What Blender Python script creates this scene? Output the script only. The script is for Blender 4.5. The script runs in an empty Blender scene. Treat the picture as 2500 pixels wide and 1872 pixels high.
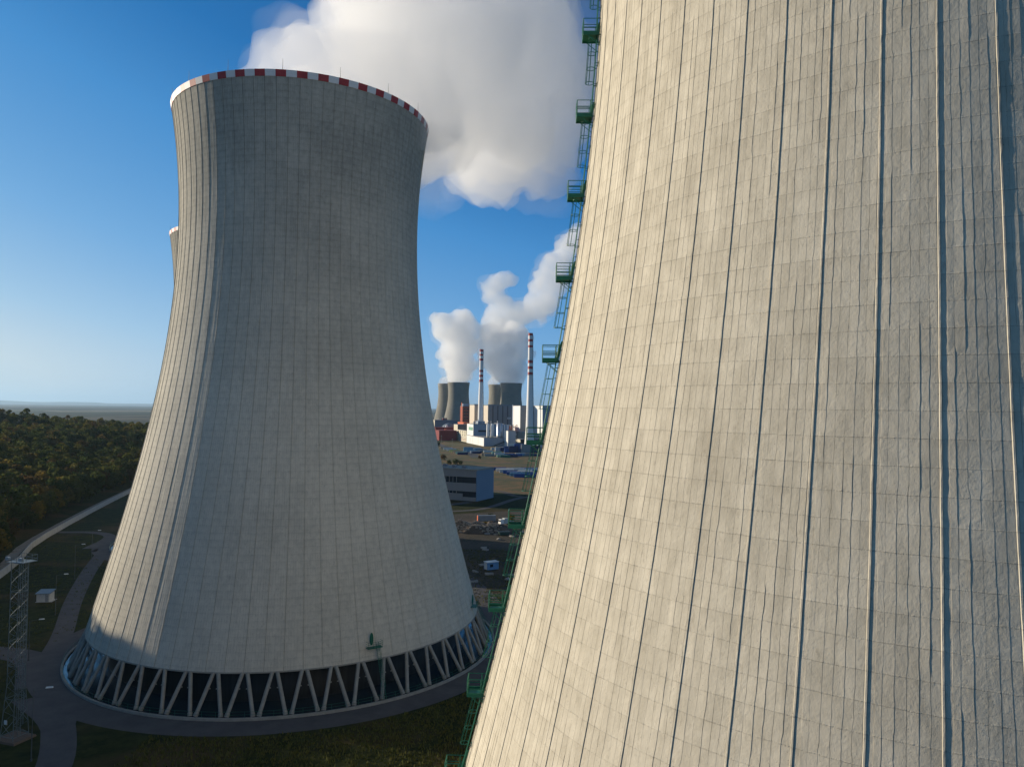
import bpy, bmesh, math, random
import numpy as np
from mathutils import Vector, Matrix
R = math.radians
random.seed(7)
rng = np.random.default_rng(11)
scn = bpy.context.scene
col = scn.collection

# ------------------------------------------------------------------ camera
F, CX, CY, PITCH, ROLL, CAMH = 1837.3, 1250.0, 936.0, 0.03357, -0.01236, 55.74
cp, sp, cr, sr = math.cos(PITCH), math.sin(PITCH), math.cos(ROLL), math.sin(ROLL)
cam_d = bpy.data.cameras.new('camera'); cam_o = bpy.data.objects.new('camera', cam_d); col.objects.link(cam_o)
r0, u0 = Vector((1, 0, 0)), Vector((0, -sp, cp)); fw = Vector((0, cp, sp))
cx_, cy_ = cr*r0 - sr*u0, sr*r0 + cr*u0
M = Matrix((cx_, cy_, -fw)).transposed().to_4x4(); M.translation = Vector((0, 0, CAMH))
cam_o.matrix_world = M
cam_d.sensor_width = 36; cam_d.lens = F/2500*36; cam_d.clip_start = .5; cam_d.clip_end = 90000
scn.camera = cam_o

# ------------------------------------------------------------------ sky, sun, exposure
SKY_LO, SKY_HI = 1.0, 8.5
SUN_AZ, SUN_EL = 160.0, 12.5          # azimuth measured from +X, counter-clockwise
world = bpy.data.worlds.new('World'); scn.world = world; world.use_nodes = True
wn = world.node_tree; wn.nodes.clear()
sky = wn.nodes.new('ShaderNodeTexSky'); sky.sky_type = 'NISHITA'; sky.sun_disc = False
sky.sun_elevation = R(SUN_EL); sky.sun_rotation = R(90-SUN_AZ)
sky.altitude = 200; sky.air_density = 1.0; sky.dust_density = .35; sky.ozone_density = 2.2
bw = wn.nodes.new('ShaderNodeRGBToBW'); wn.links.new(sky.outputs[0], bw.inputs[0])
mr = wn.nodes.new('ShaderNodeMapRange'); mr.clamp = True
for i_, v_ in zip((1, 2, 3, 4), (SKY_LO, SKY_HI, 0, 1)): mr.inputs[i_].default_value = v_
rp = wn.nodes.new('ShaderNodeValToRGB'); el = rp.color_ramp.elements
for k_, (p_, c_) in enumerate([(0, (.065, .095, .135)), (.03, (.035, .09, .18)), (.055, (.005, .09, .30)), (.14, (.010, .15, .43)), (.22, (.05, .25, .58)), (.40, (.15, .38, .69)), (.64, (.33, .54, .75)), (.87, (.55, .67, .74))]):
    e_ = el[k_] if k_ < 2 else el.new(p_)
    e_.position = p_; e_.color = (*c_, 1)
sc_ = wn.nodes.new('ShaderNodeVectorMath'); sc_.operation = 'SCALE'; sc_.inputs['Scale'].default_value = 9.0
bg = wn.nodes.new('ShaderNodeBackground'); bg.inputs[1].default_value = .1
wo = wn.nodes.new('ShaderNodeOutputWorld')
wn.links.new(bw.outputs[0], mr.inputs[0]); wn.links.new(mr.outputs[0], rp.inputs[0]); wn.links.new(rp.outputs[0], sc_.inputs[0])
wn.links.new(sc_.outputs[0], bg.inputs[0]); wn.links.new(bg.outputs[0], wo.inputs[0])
sun_d = bpy.data.lights.new('sun', 'SUN'); sun_d.energy = 5.0; sun_d.angle = R(.5); sun_d.color = (1, .87, .68)
sun_o = bpy.data.objects.new('sun', sun_d); col.objects.link(sun_o)
SUNV = Vector((math.cos(R(SUN_AZ))*math.cos(R(SUN_EL)), math.sin(R(SUN_AZ))*math.cos(R(SUN_EL)), math.sin(R(SUN_EL))))
sun_o.rotation_euler = SUNV.to_track_quat('Z', 'Y').to_euler()
vs = scn.view_settings; vs.view_transform = 'Standard'; vs.look = 'None'; vs.exposure = 0.22; vs.gamma = 1
cy = scn.cycles
cy.max_bounces = 22; cy.diffuse_bounces = 3; cy.glossy_bounces = 2; cy.transmission_bounces = 2; cy.volume_bounces = 20
cy.transparent_max_bounces = 12; cy.volume_step_rate = 1; cy.volume_max_steps = 256
cy.use_denoising = True
try: cy.denoiser = 'OPENIMAGEDENOISE'
except Exception: pass
cy.caustics_reflective = False; cy.caustics_refractive = False

# ------------------------------------------------------------------ projection helpers (photo pixel -> place)
def ray(px, py):
    a, b = px-CX, CY-py
    x, y = (cr*a+sr*b)/F, (-sr*a+cr*b)/F
    return Vector((x, cp-y*sp, sp+y*cp))
def G(px, py, z=0.0):
    d = ray(px, py); return Vector((0, 0, CAMH)) + d*((z-CAMH)/d.z)
def W(px, py, Y):
    d = ray(px, py); return Vector((0, 0, CAMH)) + d*(Y/d.y)
def PX(P):
    qx, qy, qz = P[0], P[1], P[2]-CAMH
    f = qy*cp+qz*sp; u = -qy*sp+qz*cp
    x, y = qx/f*F, u/f*F
    return CX+cr*x-sr*y, CY-(sr*x+cr*y)

# ------------------------------------------------------------------ object helpers
def tag(o, label=None, cat=None, group=None, kind=None):
    if label: o['label'] = label
    if cat: o['category'] = cat
    if group: o['group'] = group
    if kind: o['kind'] = kind
    return o
def empty(name, loc=(0, 0, 0), rz=0, label=None, cat=None, group=None):
    o = bpy.data.objects.new(name, None); col.objects.link(o); o.location = loc; o.rotation_euler.z = rz
    o.empty_display_size = 1
    return tag(o, label, cat, group)
def copy_tree(o, parent=None):
    c = o.copy(); col.objects.link(c); c.parent = parent
    for ch in list(o.children): copy_tree(ch, c)
    return c
class MB:
    def __init__(s): s.v = []; s.f = []; s.m = []
    def add(s, vs, fs, m=0):
        n = len(s.v); s.v += [tuple(v) for v in vs]; s.f += [tuple(i+n for i in f) for f in fs]; s.m += [m]*len(fs); return s
    def box(s, a, b, m=0, rz=0, o=(0, 0, 0), taper=0):
        (x0, y0, z0), (x1, y1, z1) = a, b
        cxx, cyy = (x0+x1)/2, (y0+y1)/2
        vs = []
        for z, t in ((z0, 0), (z1, taper)):
            for x, y in ((x0+t, y0+t), (x1-t, y0+t), (x1-t, y1-t), (x0+t, y1-t)):
                c, q = math.cos(rz), math.sin(rz)
                vs.append((o[0]+x*c-y*q, o[1]+x*q+y*c, o[2]+z))
        return s.add(vs, [(3, 2, 1, 0), (4, 5, 6, 7), (0, 1, 5, 4), (1, 2, 6, 5), (2, 3, 7, 6), (3, 0, 4, 7)], m)
    def tube(s, p, q, r, n=6, m=0, r2=None, caps=True):
        p, q = Vector(p), Vector(q); d = (q-p)
        if d.length < 1e-6: return s
        d.normalize(); a = d.orthogonal().normalized(); b = d.cross(a); r2 = r if r2 is None else r2
        vs = [];
        for c, rr in ((p, r), (q, r2)):
            for i in range(n):
                t = 2*math.pi*i/n; vs.append(c+a*(rr*math.cos(t))+b*(rr*math.sin(t)))
        fs = [(i, (i+1) % n, n+(i+1) % n, n+i) for i in range(n)]
        if caps: fs += [tuple(range(n))[::-1], tuple(range(n, 2*n))]
        return s.add(vs, fs, m)
    def lathe(s, prof, n=24, c=(0, 0), m=0, a0=0, a1=2*math.pi, mats=None):
        full = abs(a1-a0-2*math.pi) < 1e-6; k = n if full else n+1
        vs = [(c[0]+r*math.cos(a0+(a1-a0)*i/n), c[1]+r*math.sin(a0+(a1-a0)*i/n), z) for r, z in prof for i in range(k)]
        n0 = len(s.v); s.v += vs
        for j in range(len(prof)-1):
            for i in range(n):
                i2 = (i+1) % k
                s.f.append((n0+j*k+i, n0+j*k+i2, n0+(j+1)*k+i2, n0+(j+1)*k+i)); s.m.append(mats[j] if mats else m)
        return s
    def build(s, name, mats, parent=None, smooth=False):
        me = bpy.data.meshes.new(name); me.from_pydata(s.v, [], s.f)
        if not isinstance(mats, (list, tuple)): mats = [mats]
        for mm in mats: me.materials.append(mm)
        if len(mats) > 1: me.polygons.foreach_set('material_index', s.m)
        if smooth: me.polygons.foreach_set('use_smooth', [True]*len(s.f))
        me.update()
        o = bpy.data.objects.new(name, me); col.objects.link(o); o.parent = parent
        return o
def grid_mesh(name, P, mat, parent=None, uv=None, closed=False, smooth=False, flip=False):
    """P: rows x cols x 3 array"""
    nr, nc = P.shape[:2]
    idx = np.arange(nr*nc).reshape(nr, nc)
    if closed: idx = np.concatenate([idx, idx[:, :1]], 1)
    q = np.stack([idx[:-1, :-1], idx[:-1, 1:], idx[1:, 1:], idx[1:, :-1]], -1).reshape(-1, 4)
    if flip: q = q[:, ::-1]
    me = bpy.data.meshes.new(name); nf = len(q)
    me.vertices.add(nr*nc); me.vertices.foreach_set('co', P.reshape(-1).astype(np.float32))
    me.loops.add(nf*4); me.loops.foreach_set('vertex_index', q.reshape(-1).astype(np.int32))
    me.polygons.add(nf); me.polygons.foreach_set('loop_start', np.arange(0, nf*4, 4, dtype=np.int32))
    me.polygons.foreach_set('loop_total', np.full(nf, 4, np.int32))
    me.polygons.foreach_set('use_smooth', np.full(nf, smooth, bool))
    me.materials.append(mat); me.update(calc_edges=True)
    if uv is not None:
        U = uv.reshape(-1, 2)
        if closed:
            u2 = np.concatenate([uv, uv[:, :1] + np.array([uv[0, -1, 0]-uv[0, -2, 0]+0, 0])*0 + np.array([uv[0, 1, 0]-uv[0, 0, 0], 0])*0], 1)
            u2[:, -1, 0] = round(uv[0, -1, 0] + .5)
            k = np.arange(nr*(nc+1)).reshape(nr, nc+1)
            qq = np.stack([k[:-1, :-1], k[:-1, 1:], k[1:, 1:], k[1:, :-1]], -1).reshape(-1, 4)
            if flip: qq = qq[:, ::-1]
            data = u2.reshape(-1, 2)[qq.reshape(-1)]
        else: data = U[q.reshape(-1)]
        l = me.uv_layers.new(name='UVMap'); l.data.foreach_set('uv', data.reshape(-1).astype(np.float32))
    me.validate(); 
    o = bpy.data.objects.new(name, me); col.objects.link(o); o.parent = parent
    return o

# ------------------------------------------------------------------ material helpers
class NT:
    def __init__(s, name):
        s.m = bpy.data.materials.new(name); s.m.use_nodes = True; s.t = s.m.node_tree; s.t.nodes.clear()
        s.out = s.t.nodes.new('ShaderNodeOutputMaterial')
    def n(s, typ, **kw):
        nd = s.t.nodes.new(typ)
        for k, v in kw.items():
            if k.startswith('i_'):
                key = k[2:]; key = int(key) if key.isdigit() else key
                s.set(nd.inputs[key], v)
            else: setattr(nd, k, v)
        return nd
    def set(s, inp, v):
        if hasattr(v, 'is_linked') or hasattr(v, 'links'): s.t.links.new(v, inp)
        else: inp.default_value = v
    def math(s, op, a, b=None, c=None, clamp=False):
        nd = s.t.nodes.new('ShaderNodeMath'); nd.operation = op; nd.use_clamp = clamp
        for i, v in enumerate((a, b, c)):
            if v is not None: s.set(nd.inputs[i], v)
        return nd.outputs[0]
    def mix(s, f, a, b, mode='MIX'):
        nd = s.t.nodes.new('ShaderNodeMix'); nd.data_type = 'RGBA'; nd.blend_type = mode
        s.set(nd.inputs[0], f); s.set(nd.inputs[6], a); s.set(nd.inputs[7], b); return nd.outputs[2]
    def noise(s, vec, scale, detail=3, rough=.5, out=0):
        nd = s.t.nodes.new('ShaderNodeTexNoise'); nd.inputs['Scale'].default_value = scale
        nd.inputs['Detail'].default_value = detail; nd.inputs['Roughness'].default_value = rough
        if vec is not None: s.t.links.new(vec, nd.inputs['Vector'])
        return nd.outputs[out]
    def ramp(s, f, stops, interp='LINEAR'):
        nd = s.t.nodes.new('ShaderNodeValToRGB'); cr_ = nd.color_ramp; cr_.interpolation = interp
        while len(cr_.elements) < len(stops): cr_.elements.new(.5)
        for e, (p, c) in zip(cr_.elements, stops):
            e.position = p; e.color = c if len(c) == 4 else (*c, 1)
        s.set(nd.inputs[0], f); return nd.outputs[0]
    def mrange(s, v, a, b, c=0., d=1., smooth=False):
        nd = s.t.nodes.new('ShaderNodeMapRange'); nd.clamp = True
        if smooth: nd.interpolation_type = 'SMOOTHSTEP'
        s.set(nd.inputs[0], v)
        for i, x in zip((1, 2, 3, 4), (a, b, c, d)): nd.inputs[i].default_value = x
        return nd.outputs[0]
    def obj(s): return s.n('ShaderNodeTexCoord').outputs['Object']
    def scale(s, vec, v3):
        nd = s.t.nodes.new('ShaderNodeMapping'); s.t.links.new(vec, nd.inputs[0]); nd.inputs['Scale'].default_value = v3; return nd.outputs[0]
    def bsdf(s, color, rough=.8, metal=0., bump=None, bstr=.3, bdist=.02, spec=.3, **kw):
        b = s.n('ShaderNodeBsdfPrincipled'); s.set(b.inputs['Base Color'], color); s.set(b.inputs['Roughness'], rough)
        s.set(b.inputs['Metallic'], metal); b.inputs['Specular IOR Level'].default_value = spec
        if bump is not None:
            bn = s.n('ShaderNodeBump'); bn.inputs['Strength'].default_value = bstr; bn.inputs['Distance'].default_value = bdist
            s.t.links.new(bump, bn.inputs['Height']); s.t.links.new(bn.outputs[0], b.inputs['Normal'])
        s.t.links.new(b.outputs[0], s.out.inputs[0]); return s.m
def c4(r, g, b): return (r, g, b, 1)
_pm = {}
def plain(name, rgb, rough=.6, metal=0., var=.18, scale=2.0):
    """painted / simple surface with slight dirt variation"""
    if name in _pm: return _pm[name]
    t = NT(name); o = t.obj(); nz = t.noise(o, scale, 4, .6); nz2 = t.noise(o, scale*9, 3, .6)
    f = t.math('ADD', t.math('MULTIPLY', nz, .7), t.math('MULTIPLY', nz2, .3))
    f = t.mrange(f, .3, .7)
    lo = tuple(x*(1-var) for x in rgb); hi = tuple(min(1, x*(1+var*.6)) for x in rgb)
    _pm[name] = t.bsdf(t.mix(f, c4(*lo), c4(*hi)), rough, metal, bump=nz2, bstr=.1); return _pm[name]

# ------------------------------------------------------------------ tower concrete
LIFT = 1.3
def concrete(name, base, stain, top_dark=0.0, lift_str=1.0, panels=5, pv=1.0, bd=.034, streak=1.0, ribline=0.0):
    t = NT(name)
    uv = t.n('ShaderNodeTexCoord').outputs['UV']
    sx = t.n('ShaderNodeSeparateXYZ', i_0=uv); u, v = sx.outputs[0], sx.outputs[1]
    ob = t.obj()
    fl = t.math('FLOOR', t.math('MULTIPLY', u, panels)); lv = t.math('FLOOR', t.math('DIVIDE', v, LIFT))
    cmb = t.n('ShaderNodeCombineXYZ', i_0=fl, i_1=lv)
    wn1 = t.n('ShaderNodeTexWhiteNoise', noise_dimensions='2D', i_0=cmb.outputs[0]).outputs[0]
    cmb2 = t.n('ShaderNodeCombineXYZ', i_0=t.math('FLOOR', u), i_1=lv)
    wn2 = t.n('ShaderNodeTexWhiteNoise', noise_dimensions='2D', i_0=cmb2.outputs[0]).outputs[0]
    n_big = t.noise(ob, .05, 4, .6)
    n_str = t.noise(t.scale(ob, (1.2, 1.2, .12)), 1.0, 4, .6)
    n_fine = t.noise(ob, 5.0, 6, .7)
    n_mid = t.noise(ob, .9, 5, .65)
    fr = t.math('FRACT', t.math('DIVIDE', v, LIFT))
    wob = t.math('MULTIPLY', t.math('SUBTRACT', t.noise(ob, 2.2, 3), .5), .05)
    dj = t.math('ABSOLUTE', t.math('SUBTRACT', t.math('FRACT', t.math('ADD', t.math('ADD', fr, wob), .5)), .5))
    joint = t.mrange(dj, .0, .035, 1, 0)
    below = t.mrange(fr, .55, 1.0, 0, 1)
    f = t.math('ADD', t.math('MULTIPLY', wn1, .18*pv), t.math('MULTIPLY', wn2, .07*pv))
    f = t.math('ADD', f, t.math('MULTIPLY', t.mrange(n_big, .3, .7), .25))
    f = t.math('ADD', f, t.math('MULTIPLY', t.mrange(n_str, .3, .7), .36*streak))
    f = t.math('ADD', f, t.math('MULTIPLY', t.mrange(n_mid, .35, .7), .22))
    f = t.math('ADD', f, t.math('MULTIPLY', t.math('MULTIPLY', below, n_mid), .22*lift_str))
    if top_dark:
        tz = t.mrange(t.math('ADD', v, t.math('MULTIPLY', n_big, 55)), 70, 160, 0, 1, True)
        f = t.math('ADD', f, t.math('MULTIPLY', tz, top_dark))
    c = t.mix(t.mrange(f, .22, 1.05), base, stain)
    c = t.mix(t.math('MULTIPLY', t.mrange(t.noise(t.scale(ob, (1.6, 1.6, .8)), 1.7, 6, .75), .55, .72), .38), c, c4(.22, .19, .14))
    fu = t.math('FRACT', u); uw = t.math('ADD', fu, t.math('MULTIPLY', t.math('SUBTRACT', t.noise(ob, 3.0, 3), .5), .004))
    near = None
    for j in (.2375, .3975, .5575, .7175, .8625, .047, .137):
        dd = t.math('ABSOLUTE', t.math('SUBTRACT', uw, j)); near = dd if near is None else t.math('MINIMUM', near, dd)
    vj = t.math('MULTIPLY', t.mrange(near, .001, .0055, 1, 0), t.mrange(t.noise(t.scale(ob, (1, 1, .35)), 1.1, 3, .7), .40, .60))
    c = t.mix(t.math('MULTIPLY', vj, .75), c, c4(.085, .07, .05))
    c = t.mix(t.math('MULTIPLY', t.mrange(t.noise(t.scale(ob, (.5, .5, .1)),   .6, 5, .65), .52, .72), .30*streak), c, c4(.25, .22, .17))
    if ribline:
        rl = t.mrange(t.math('ABSOLUTE', t.math('SUBTRACT', fu, .055)), .006, .022, 1, 0); c = t.mix(t.math('MULTIPLY', rl, ribline), c, c4(.10, .095, .08))
    # small bug holes
    pit = t.mrange(t.noise(ob, 9.0, 2, .5), .70, .76)
    c = t.mix(t.math('MULTIPLY', pit, .45), c, c4(.07, .06, .05))
    jn = t.math('MULTIPLY', joint, t.mrange(t.math('ADD', t.noise(ob, 1.3, 4, .7), t.math('MULTIPLY', wn2, .12)), .50, .68))
    c = t.mix(t.math('MULTIPLY', jn, .45*lift_str), c, c4(.10, .09, .08))
    hgt = t.math('ADD', t.math('MULTIPLY', n_fine, .8), t.math('MULTIPLY', n_mid, 1.0))
    hgt = t.math('ADD', hgt, t.math('MULTIPLY', joint, t.math('MULTIPLY', t.math('SUBTRACT', t.noise(ob, 6, 4, .8), .35), 2.2)))
    return t.bsdf(c, .92, 0, bump=hgt, bstr=.9, bdist=bd, spec=.15)

ZT, RT, AA, AB, ZL, ZTOP = 97.4966, 27.7353, 65.9947, 73.7786, 7.10, 125.0
def rad(z):
    z = np.asarray(z, float); return RT*np.sqrt(1+((z-ZT)/np.where(z > ZT, AA, AB))**2)

def make_shell(N, phase, rib_h, step, rows_per, mat, parent, seed=1):
    g = np.random.default_rng(seed)
    nl = int(round((ZTOP-1.3-ZL)/LIFT)); nrow = nl*rows_per+1
    z = np.linspace(ZL, ZTOP-1.3, nrow)
    # profile across one rib period: (u, kind, panel)
    prof = [(0.000, 'z', 0), (0.010, 'r', 0), (0.036, 'r', 0), (0.042, 'z', 0),
            (0.135, 'a', 0), (0.141, 's', 0)]
    js = [.235, .395, .555, .715, .86]
    for i, j in enumerate(js): prof += [(j, 'h', i+1), (j+.005, 'l', i+1)]
    prof += [(0.985, 'h', 6)]
    nc = len(prof)
    U = np.array([p[0] for p in prof])
    base = np.zeros((nrow, N, nc)); uj = np.zeros((nrow, N, nc))
    lift_id = np.minimum(np.arange(nrow)//rows_per, nl-1)
    nb = nl//6+2; blk = (np.arange(nl)[:, None]+g.integers(0, 6, N)[None])//6
    dc = np.clip(g.gamma(2.2, step/2.2, (nb, N, 7)), .0015, step*2.2)
    d = dc[np.minimum(blk, nb-1), np.arange(N)[None]]*g.uniform(.8, 1.2, (nl, N, 7))
    low = g.normal(0, step*.10, (nl, N, 7))
    shift = g.normal(0, .005, (nl, N, 7))
    ribj = g.normal(0, .0013, (nl, N))
    for k, (uu, kd, pn) in enumerate(prof):
        if kd == 'r': base[:, :, k] = rib_h*(1+g.normal(0, .05, (nrow, N)))
        if kd == 's': base[:, :, k] = step*.8
        if kd == 'h': base[:, :, k] = d[lift_id, :, pn]+low[lift_id, :, pn]
        if kd == 'l': base[:, :, k] = low[lift_id, :, pn]
        if kd in 'hl': uj[:, :, k] = shift[lift_id, :, pn] + (g.normal(0, .0026, (nrow, N)) if k % 2 == 0 else 0)
        if kd in 'rz' and uu < .1: uj[:, :, k] = ribj[lift_id]
    # keep the pair of vertices of one joint together
    for k in range(6, nc-1, 2): uj[:, :, k+1] = uj[:, :, k]
    lj = g.normal(0, step*.18, (nl, N, 1))[lift_id]         # lifts slightly proud of each other
    base += lj*(np.array([0 if p[1] in 'rz' and p[0] < .1 else 1 for p in prof]))
    uu = np.arange(N)[None, :, None]+U[None, None, :]+uj
    ang = phase+uu/N*2*np.pi
    rr = rad(z)[:, None, None]+base
    P = np.stack([rr*np.cos(ang), rr*np.sin(ang), z[:, None, None]+0*ang], -1).reshape(nrow, N*nc, 3)
    uv = np.stack([np.broadcast_to(np.arange(N)[None, :, None]+U[None, None, :], ang.shape), z[:, None, None]+0*ang], -1).reshape(nrow, N*nc, 2)
    return grid_mesh('shell', P, mat, parent, uv=uv, closed=True)

# ------------------------------------------------------------------ shared materials
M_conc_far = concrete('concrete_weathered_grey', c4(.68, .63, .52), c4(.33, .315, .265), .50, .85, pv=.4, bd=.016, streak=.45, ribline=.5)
M_conc_near = concrete('concrete_board_marked_beige', c4(.68, .62, .50), c4(.40, .36, .28), 0.0, .65)
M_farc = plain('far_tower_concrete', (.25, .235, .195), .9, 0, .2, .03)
M_col = plain('column_concrete', (.34, .33, .29), .9, 0, .25, .8)
M_inner = plain('inner_concrete_dark', (.12, .115, .105), .9)
M_white = plain('white_paint', (.78, .77, .74), .55, 0, .10, .6)
M_redp = plain('red_paint', (.42, .045, .045), .55, 0, .25, .6)
M_green = plain('green_steel_paint', (.018, .145, .092), .4, .0, .2, 3)
M_steel = plain('galvanised_steel', (.30, .31, .31), .45, .6, .2, 2)
M_dark = plain('dark_metal', (.03, .03, .032), .5, .3)

t = NT('rain_zone_fill'); o_ = t.obj()
ns = t.noise(t.scale(o_, (1.1, 1.1, .06)), 1.0, 5, .7)
M_fill = t.bsdf(t.ramp(ns, [(.35, (.003, .004, .005)), (.62, (.018, .020, .022)), (.8, (.05, .05, .05))]), .5)
t = NT('basin_water'); o_ = t.obj()
rip = t.noise(t.scale(o_, (1, 1, 1)), 1.6, 3, .6)
M_water = t.bsdf(c4(.012, .035, .055), .08, 0, bump=rip, bstr=.6, bdist=.06, spec=1.0)

def make_tower(N, phase, rib_h, step, rows_per, conc, ncol, loc, label, group, crown=88, fill=True, seed=1, colstride=1):
    root = empty('cooling_tower', loc, 0, label, 'cooling tower', group)
    make_shell(N, phase, rib_h, step, rows_per, conc, root, seed)
    zi = np.linspace(ZL, ZTOP-1.3, 40); a = np.linspace(0, 2*np.pi, 97)[:-1]
    ri = rad(zi)[:, None]-.45
    P = np.stack([ri*np.cos(a), ri*np.sin(a), zi[:, None]+0*a], -1)
    grid_mesh('inner_wall', P, M_inner, root, closed=True, smooth=True, flip=True)
    mb = MB()   # ring beam closing the foot of the shell
    mb.lathe([(float(rad(ZL))-.45, ZL), (float(rad(ZL))-.45, ZL-.25), (float(rad(ZL))+.06, ZL-.25), (float(rad(ZL))+.06, ZL+.02), (float(rad(ZL))-.1, ZL+.03)], 156)
    mb.build('ring_beam', M_col, root)
    # painted crown
    mb = MB(); z0, z1 = ZTOP-1.35, ZTOP; rA, rB = float(rad(z0))+.14, float(rad(z1))+.16
    for i in range(crown):
        a0, a1 = 2*math.pi*i/crown, 2*math.pi*(i+1)/crown
        vs = [(r*math.cos(q), r*math.sin(q), z) for (r, z) in ((rA-.6, z0), (rA, z0), (rB, z1), (rB-.6, z1)) for q in (a0, a1)]
        mb.add(vs, [(0, 1, 3, 2), (2, 3, 5, 4), (4, 5, 7, 6), (6, 7, 1, 0)], i % 2)
    mb.build('crown_band', [M_white, M_redp], root)
    for i in range(16):
        q = 2*math.pi*(i+.3)/16; r = rB-.3
        MB().tube((r*math.cos(q), r*math.sin(q), ZTOP-.1), (r*math.cos(q), r*math.sin(q), ZTOP+2.4), .05, 5, r2=.02).build('lightning_rod', M_dark, root)
    # raking columns in pairs
    rt_, rb_ = float(rad(ZL))-.2, 46.6
    rest = MB(); k = 0; order = []
    for i in range(ncol):
        a = 2*math.pi*i/ncol + R(-120.0)
        for sg in (-1, 1):
            order.append((a, sg))
    # the ones facing the camera first
    tocam = math.atan2(-loc[1], -loc[0])
    order.sort(key=lambda t_: -math.cos(t_[0]-tocam))
    for k, (a, sg) in enumerate(order):
        at, ab = a+sg*R(.55), a+sg*(math.pi/ncol-R(.65))
        p = Vector((rb_*math.cos(ab), rb_*math.sin(ab), .25)); q = Vector((rt_*math.cos(at), rt_*math.sin(at), ZL-.1))
        mb = rest if k >= 100 else MB()
        mb.tube(p, q, .36, 10)
        mb.tube(p-(q-p).normalized()*.1, p+(q-p)*.07, .43, 10)
        m_ = p.lerp(q, .62); dirn = Vector((math.cos(a), math.sin(a), 0)).cross(Vector((0, 0, 1)))*(-sg)
        mb.tube(m_, m_+(Vector((q.x, q.y, 0))-Vector((p.x, p.y, 0))).normalized()*.1 - dirn*.0 + Vector((math.cos(a+math.pi/2)*-sg, math.sin(a+math.pi/2)*-sg, 0))*.55, .13, 6)
        if mb is not rest: mb.build('column', M_col, root)
    if rest.v: tag(rest.build('column', M_col, root), 'raking concrete columns at the far side of the tower', kind='stuff')
    # basin
    mb = MB().lathe([(47.7, -.2), (47.7, .5), (48.15, .5), (48.15, -.2)], 180)
    mb.build('basin_wall', M_col, root)
    n = 150; mb = MB(); mb.lathe([(47.75, .12), (39.0, .12)], n); mb.build('water_surface', M_water, root)
    mb = MB().lathe([(39.4, .05), (39.4, ZL+1.2), (10, ZL+1.5)], 120); mb.build('rain_zone', M_fill, root, True)
    # handrail on the basin wall
    mb = MB(); n = 120
    for i in range(n):
        a0, a1 = 2*math.pi*i/n, 2*math.pi*(i+1)/n
        A = Vector((47.9*math.cos(a0), 47.9*math.sin(a0), .5)); B = Vector((47.9*math.cos(a1), 47.9*math.sin(a1), .5))
        mb.tube(A, A+Vector((0, 0, 1.1)), .025, 4)
        for h in (.55, 1.08): mb.tube(A+Vector((0, 0, h)), B+Vector((0, 0, h)), .022, 4)
    mb.build('handrail', M_green, root)
    return root

T1, T2, T3, T4 = (-51.67, 182.84), (35.15, 62.63), (-111.6, 314.0), (-168.0, 520.0)
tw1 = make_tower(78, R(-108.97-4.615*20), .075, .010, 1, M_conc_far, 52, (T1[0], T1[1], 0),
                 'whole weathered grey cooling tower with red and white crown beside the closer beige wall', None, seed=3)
tw2 = make_tower(72, R(-173.95), .046, .0080, 4, M_conc_near, 52, (T2[0], T2[1], 0),
                 'closest cooling tower filling the right side, beige ribbed concrete with a green caged ladder', None, seed=5)
tw3 = copy_tree(tw1); tw3.location = (T3[0], T3[1], 0); tw3.rotation_euler.z = R(23)
tag(tw3, 'cooling tower whose left rim just shows behind the large grey tower')
tw4 = copy_tree(tw1); tw4.location = (T4[0], T4[1], 0); tw4.rotation_euler.z = R(51)
tag(tw4, 'cooling tower completely hidden behind the large grey tower')

#@@GROUND
# ------------------------------------------------------------------ ground and hill
FENCE = [(-120.0, 120.0), (-164.0, 247.4), (-191.0, 312.0), (-238.0, 472.0), (-258.0, 570.0), (-225.0, 650.0), (-150.0, 760.0)]
def hill(x, y):
    """terrain height: flat site, wooded hill rising to the left"""
    x = np.asarray(x, float); y = np.asarray(y, float)
    fy = np.array([-2000, 0]+[p[1] for p in FENCE]+[3000.]); fx = np.array([-60., -90.]+[p[0] for p in FENCE]+[-600.])
    edge = np.interp(y, fy, fx)-6
    d = np.clip(edge-x, 0, None)
    crest = np.interp(y, [-500, 150, 300, 420, 560, 760, 1000, 1500], [60, 56, 40, 27, 23, 20, 10, 0])+19*np.exp(-((x+560)/85)**2-((y-760)/260)**2)
    run = np.interp(y, [0, 300, 700], [135, 170, 230])
    s = np.clip(d/run, 0, 1); h = crest*(s*s*(3-2*s))**.8
    h = h+np.where(s > 0, 4.0*np.sin(x*.021+y*.013)*np.sin(y*.017-x*.006)*s, 0)
    far = np.clip((d-run-150)/600, 0, 1)
    return h*(1-far*.6)
def axis(lo, hi, mid_lo, mid_hi, step, grow=1.22):
    a = list(np.arange(mid_lo, mid_hi+.1, step)); s = step; v = a[-1]
    while v < hi: s *= grow; v = min(hi, v+s); a.append(v)
    s = step; v = a[0]; pre = []
    while v > lo: s *= grow; v = max(lo, v-s); pre.append(v)
    return np.array(pre[::-1]+a)
gx = axis(-45000, 45000, -760, 260, 10); gy = axis(-3000, 60000, -60, 1300, 12)
GX, GY = np.meshgrid(gx, gy); GZ = hill(GX, GY)
t = NT('ground_grass_and_fields'); ob = t.obj()
sxy = t.n('ShaderNodeSeparateXYZ', i_0=ob)
n1 = t.noise(ob, .03, 5, .6); n2 = t.noise(ob, .35, 5, .7); n3 = t.noise(ob, 2.5, 4, .7)
grass = t.mix(t.mrange(n2, .35, .65), c4(.013, .022, .005), c4(.045, .050, .013))
grass = t.mix(t.mrange(n1, .52, .66), grass, c4(.085, .058, .026))
grass = t.mix(t.math('MULTIPLY', t.mrange(n3, .6, .75), .5), grass, c4(.11, .09, .04))
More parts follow.
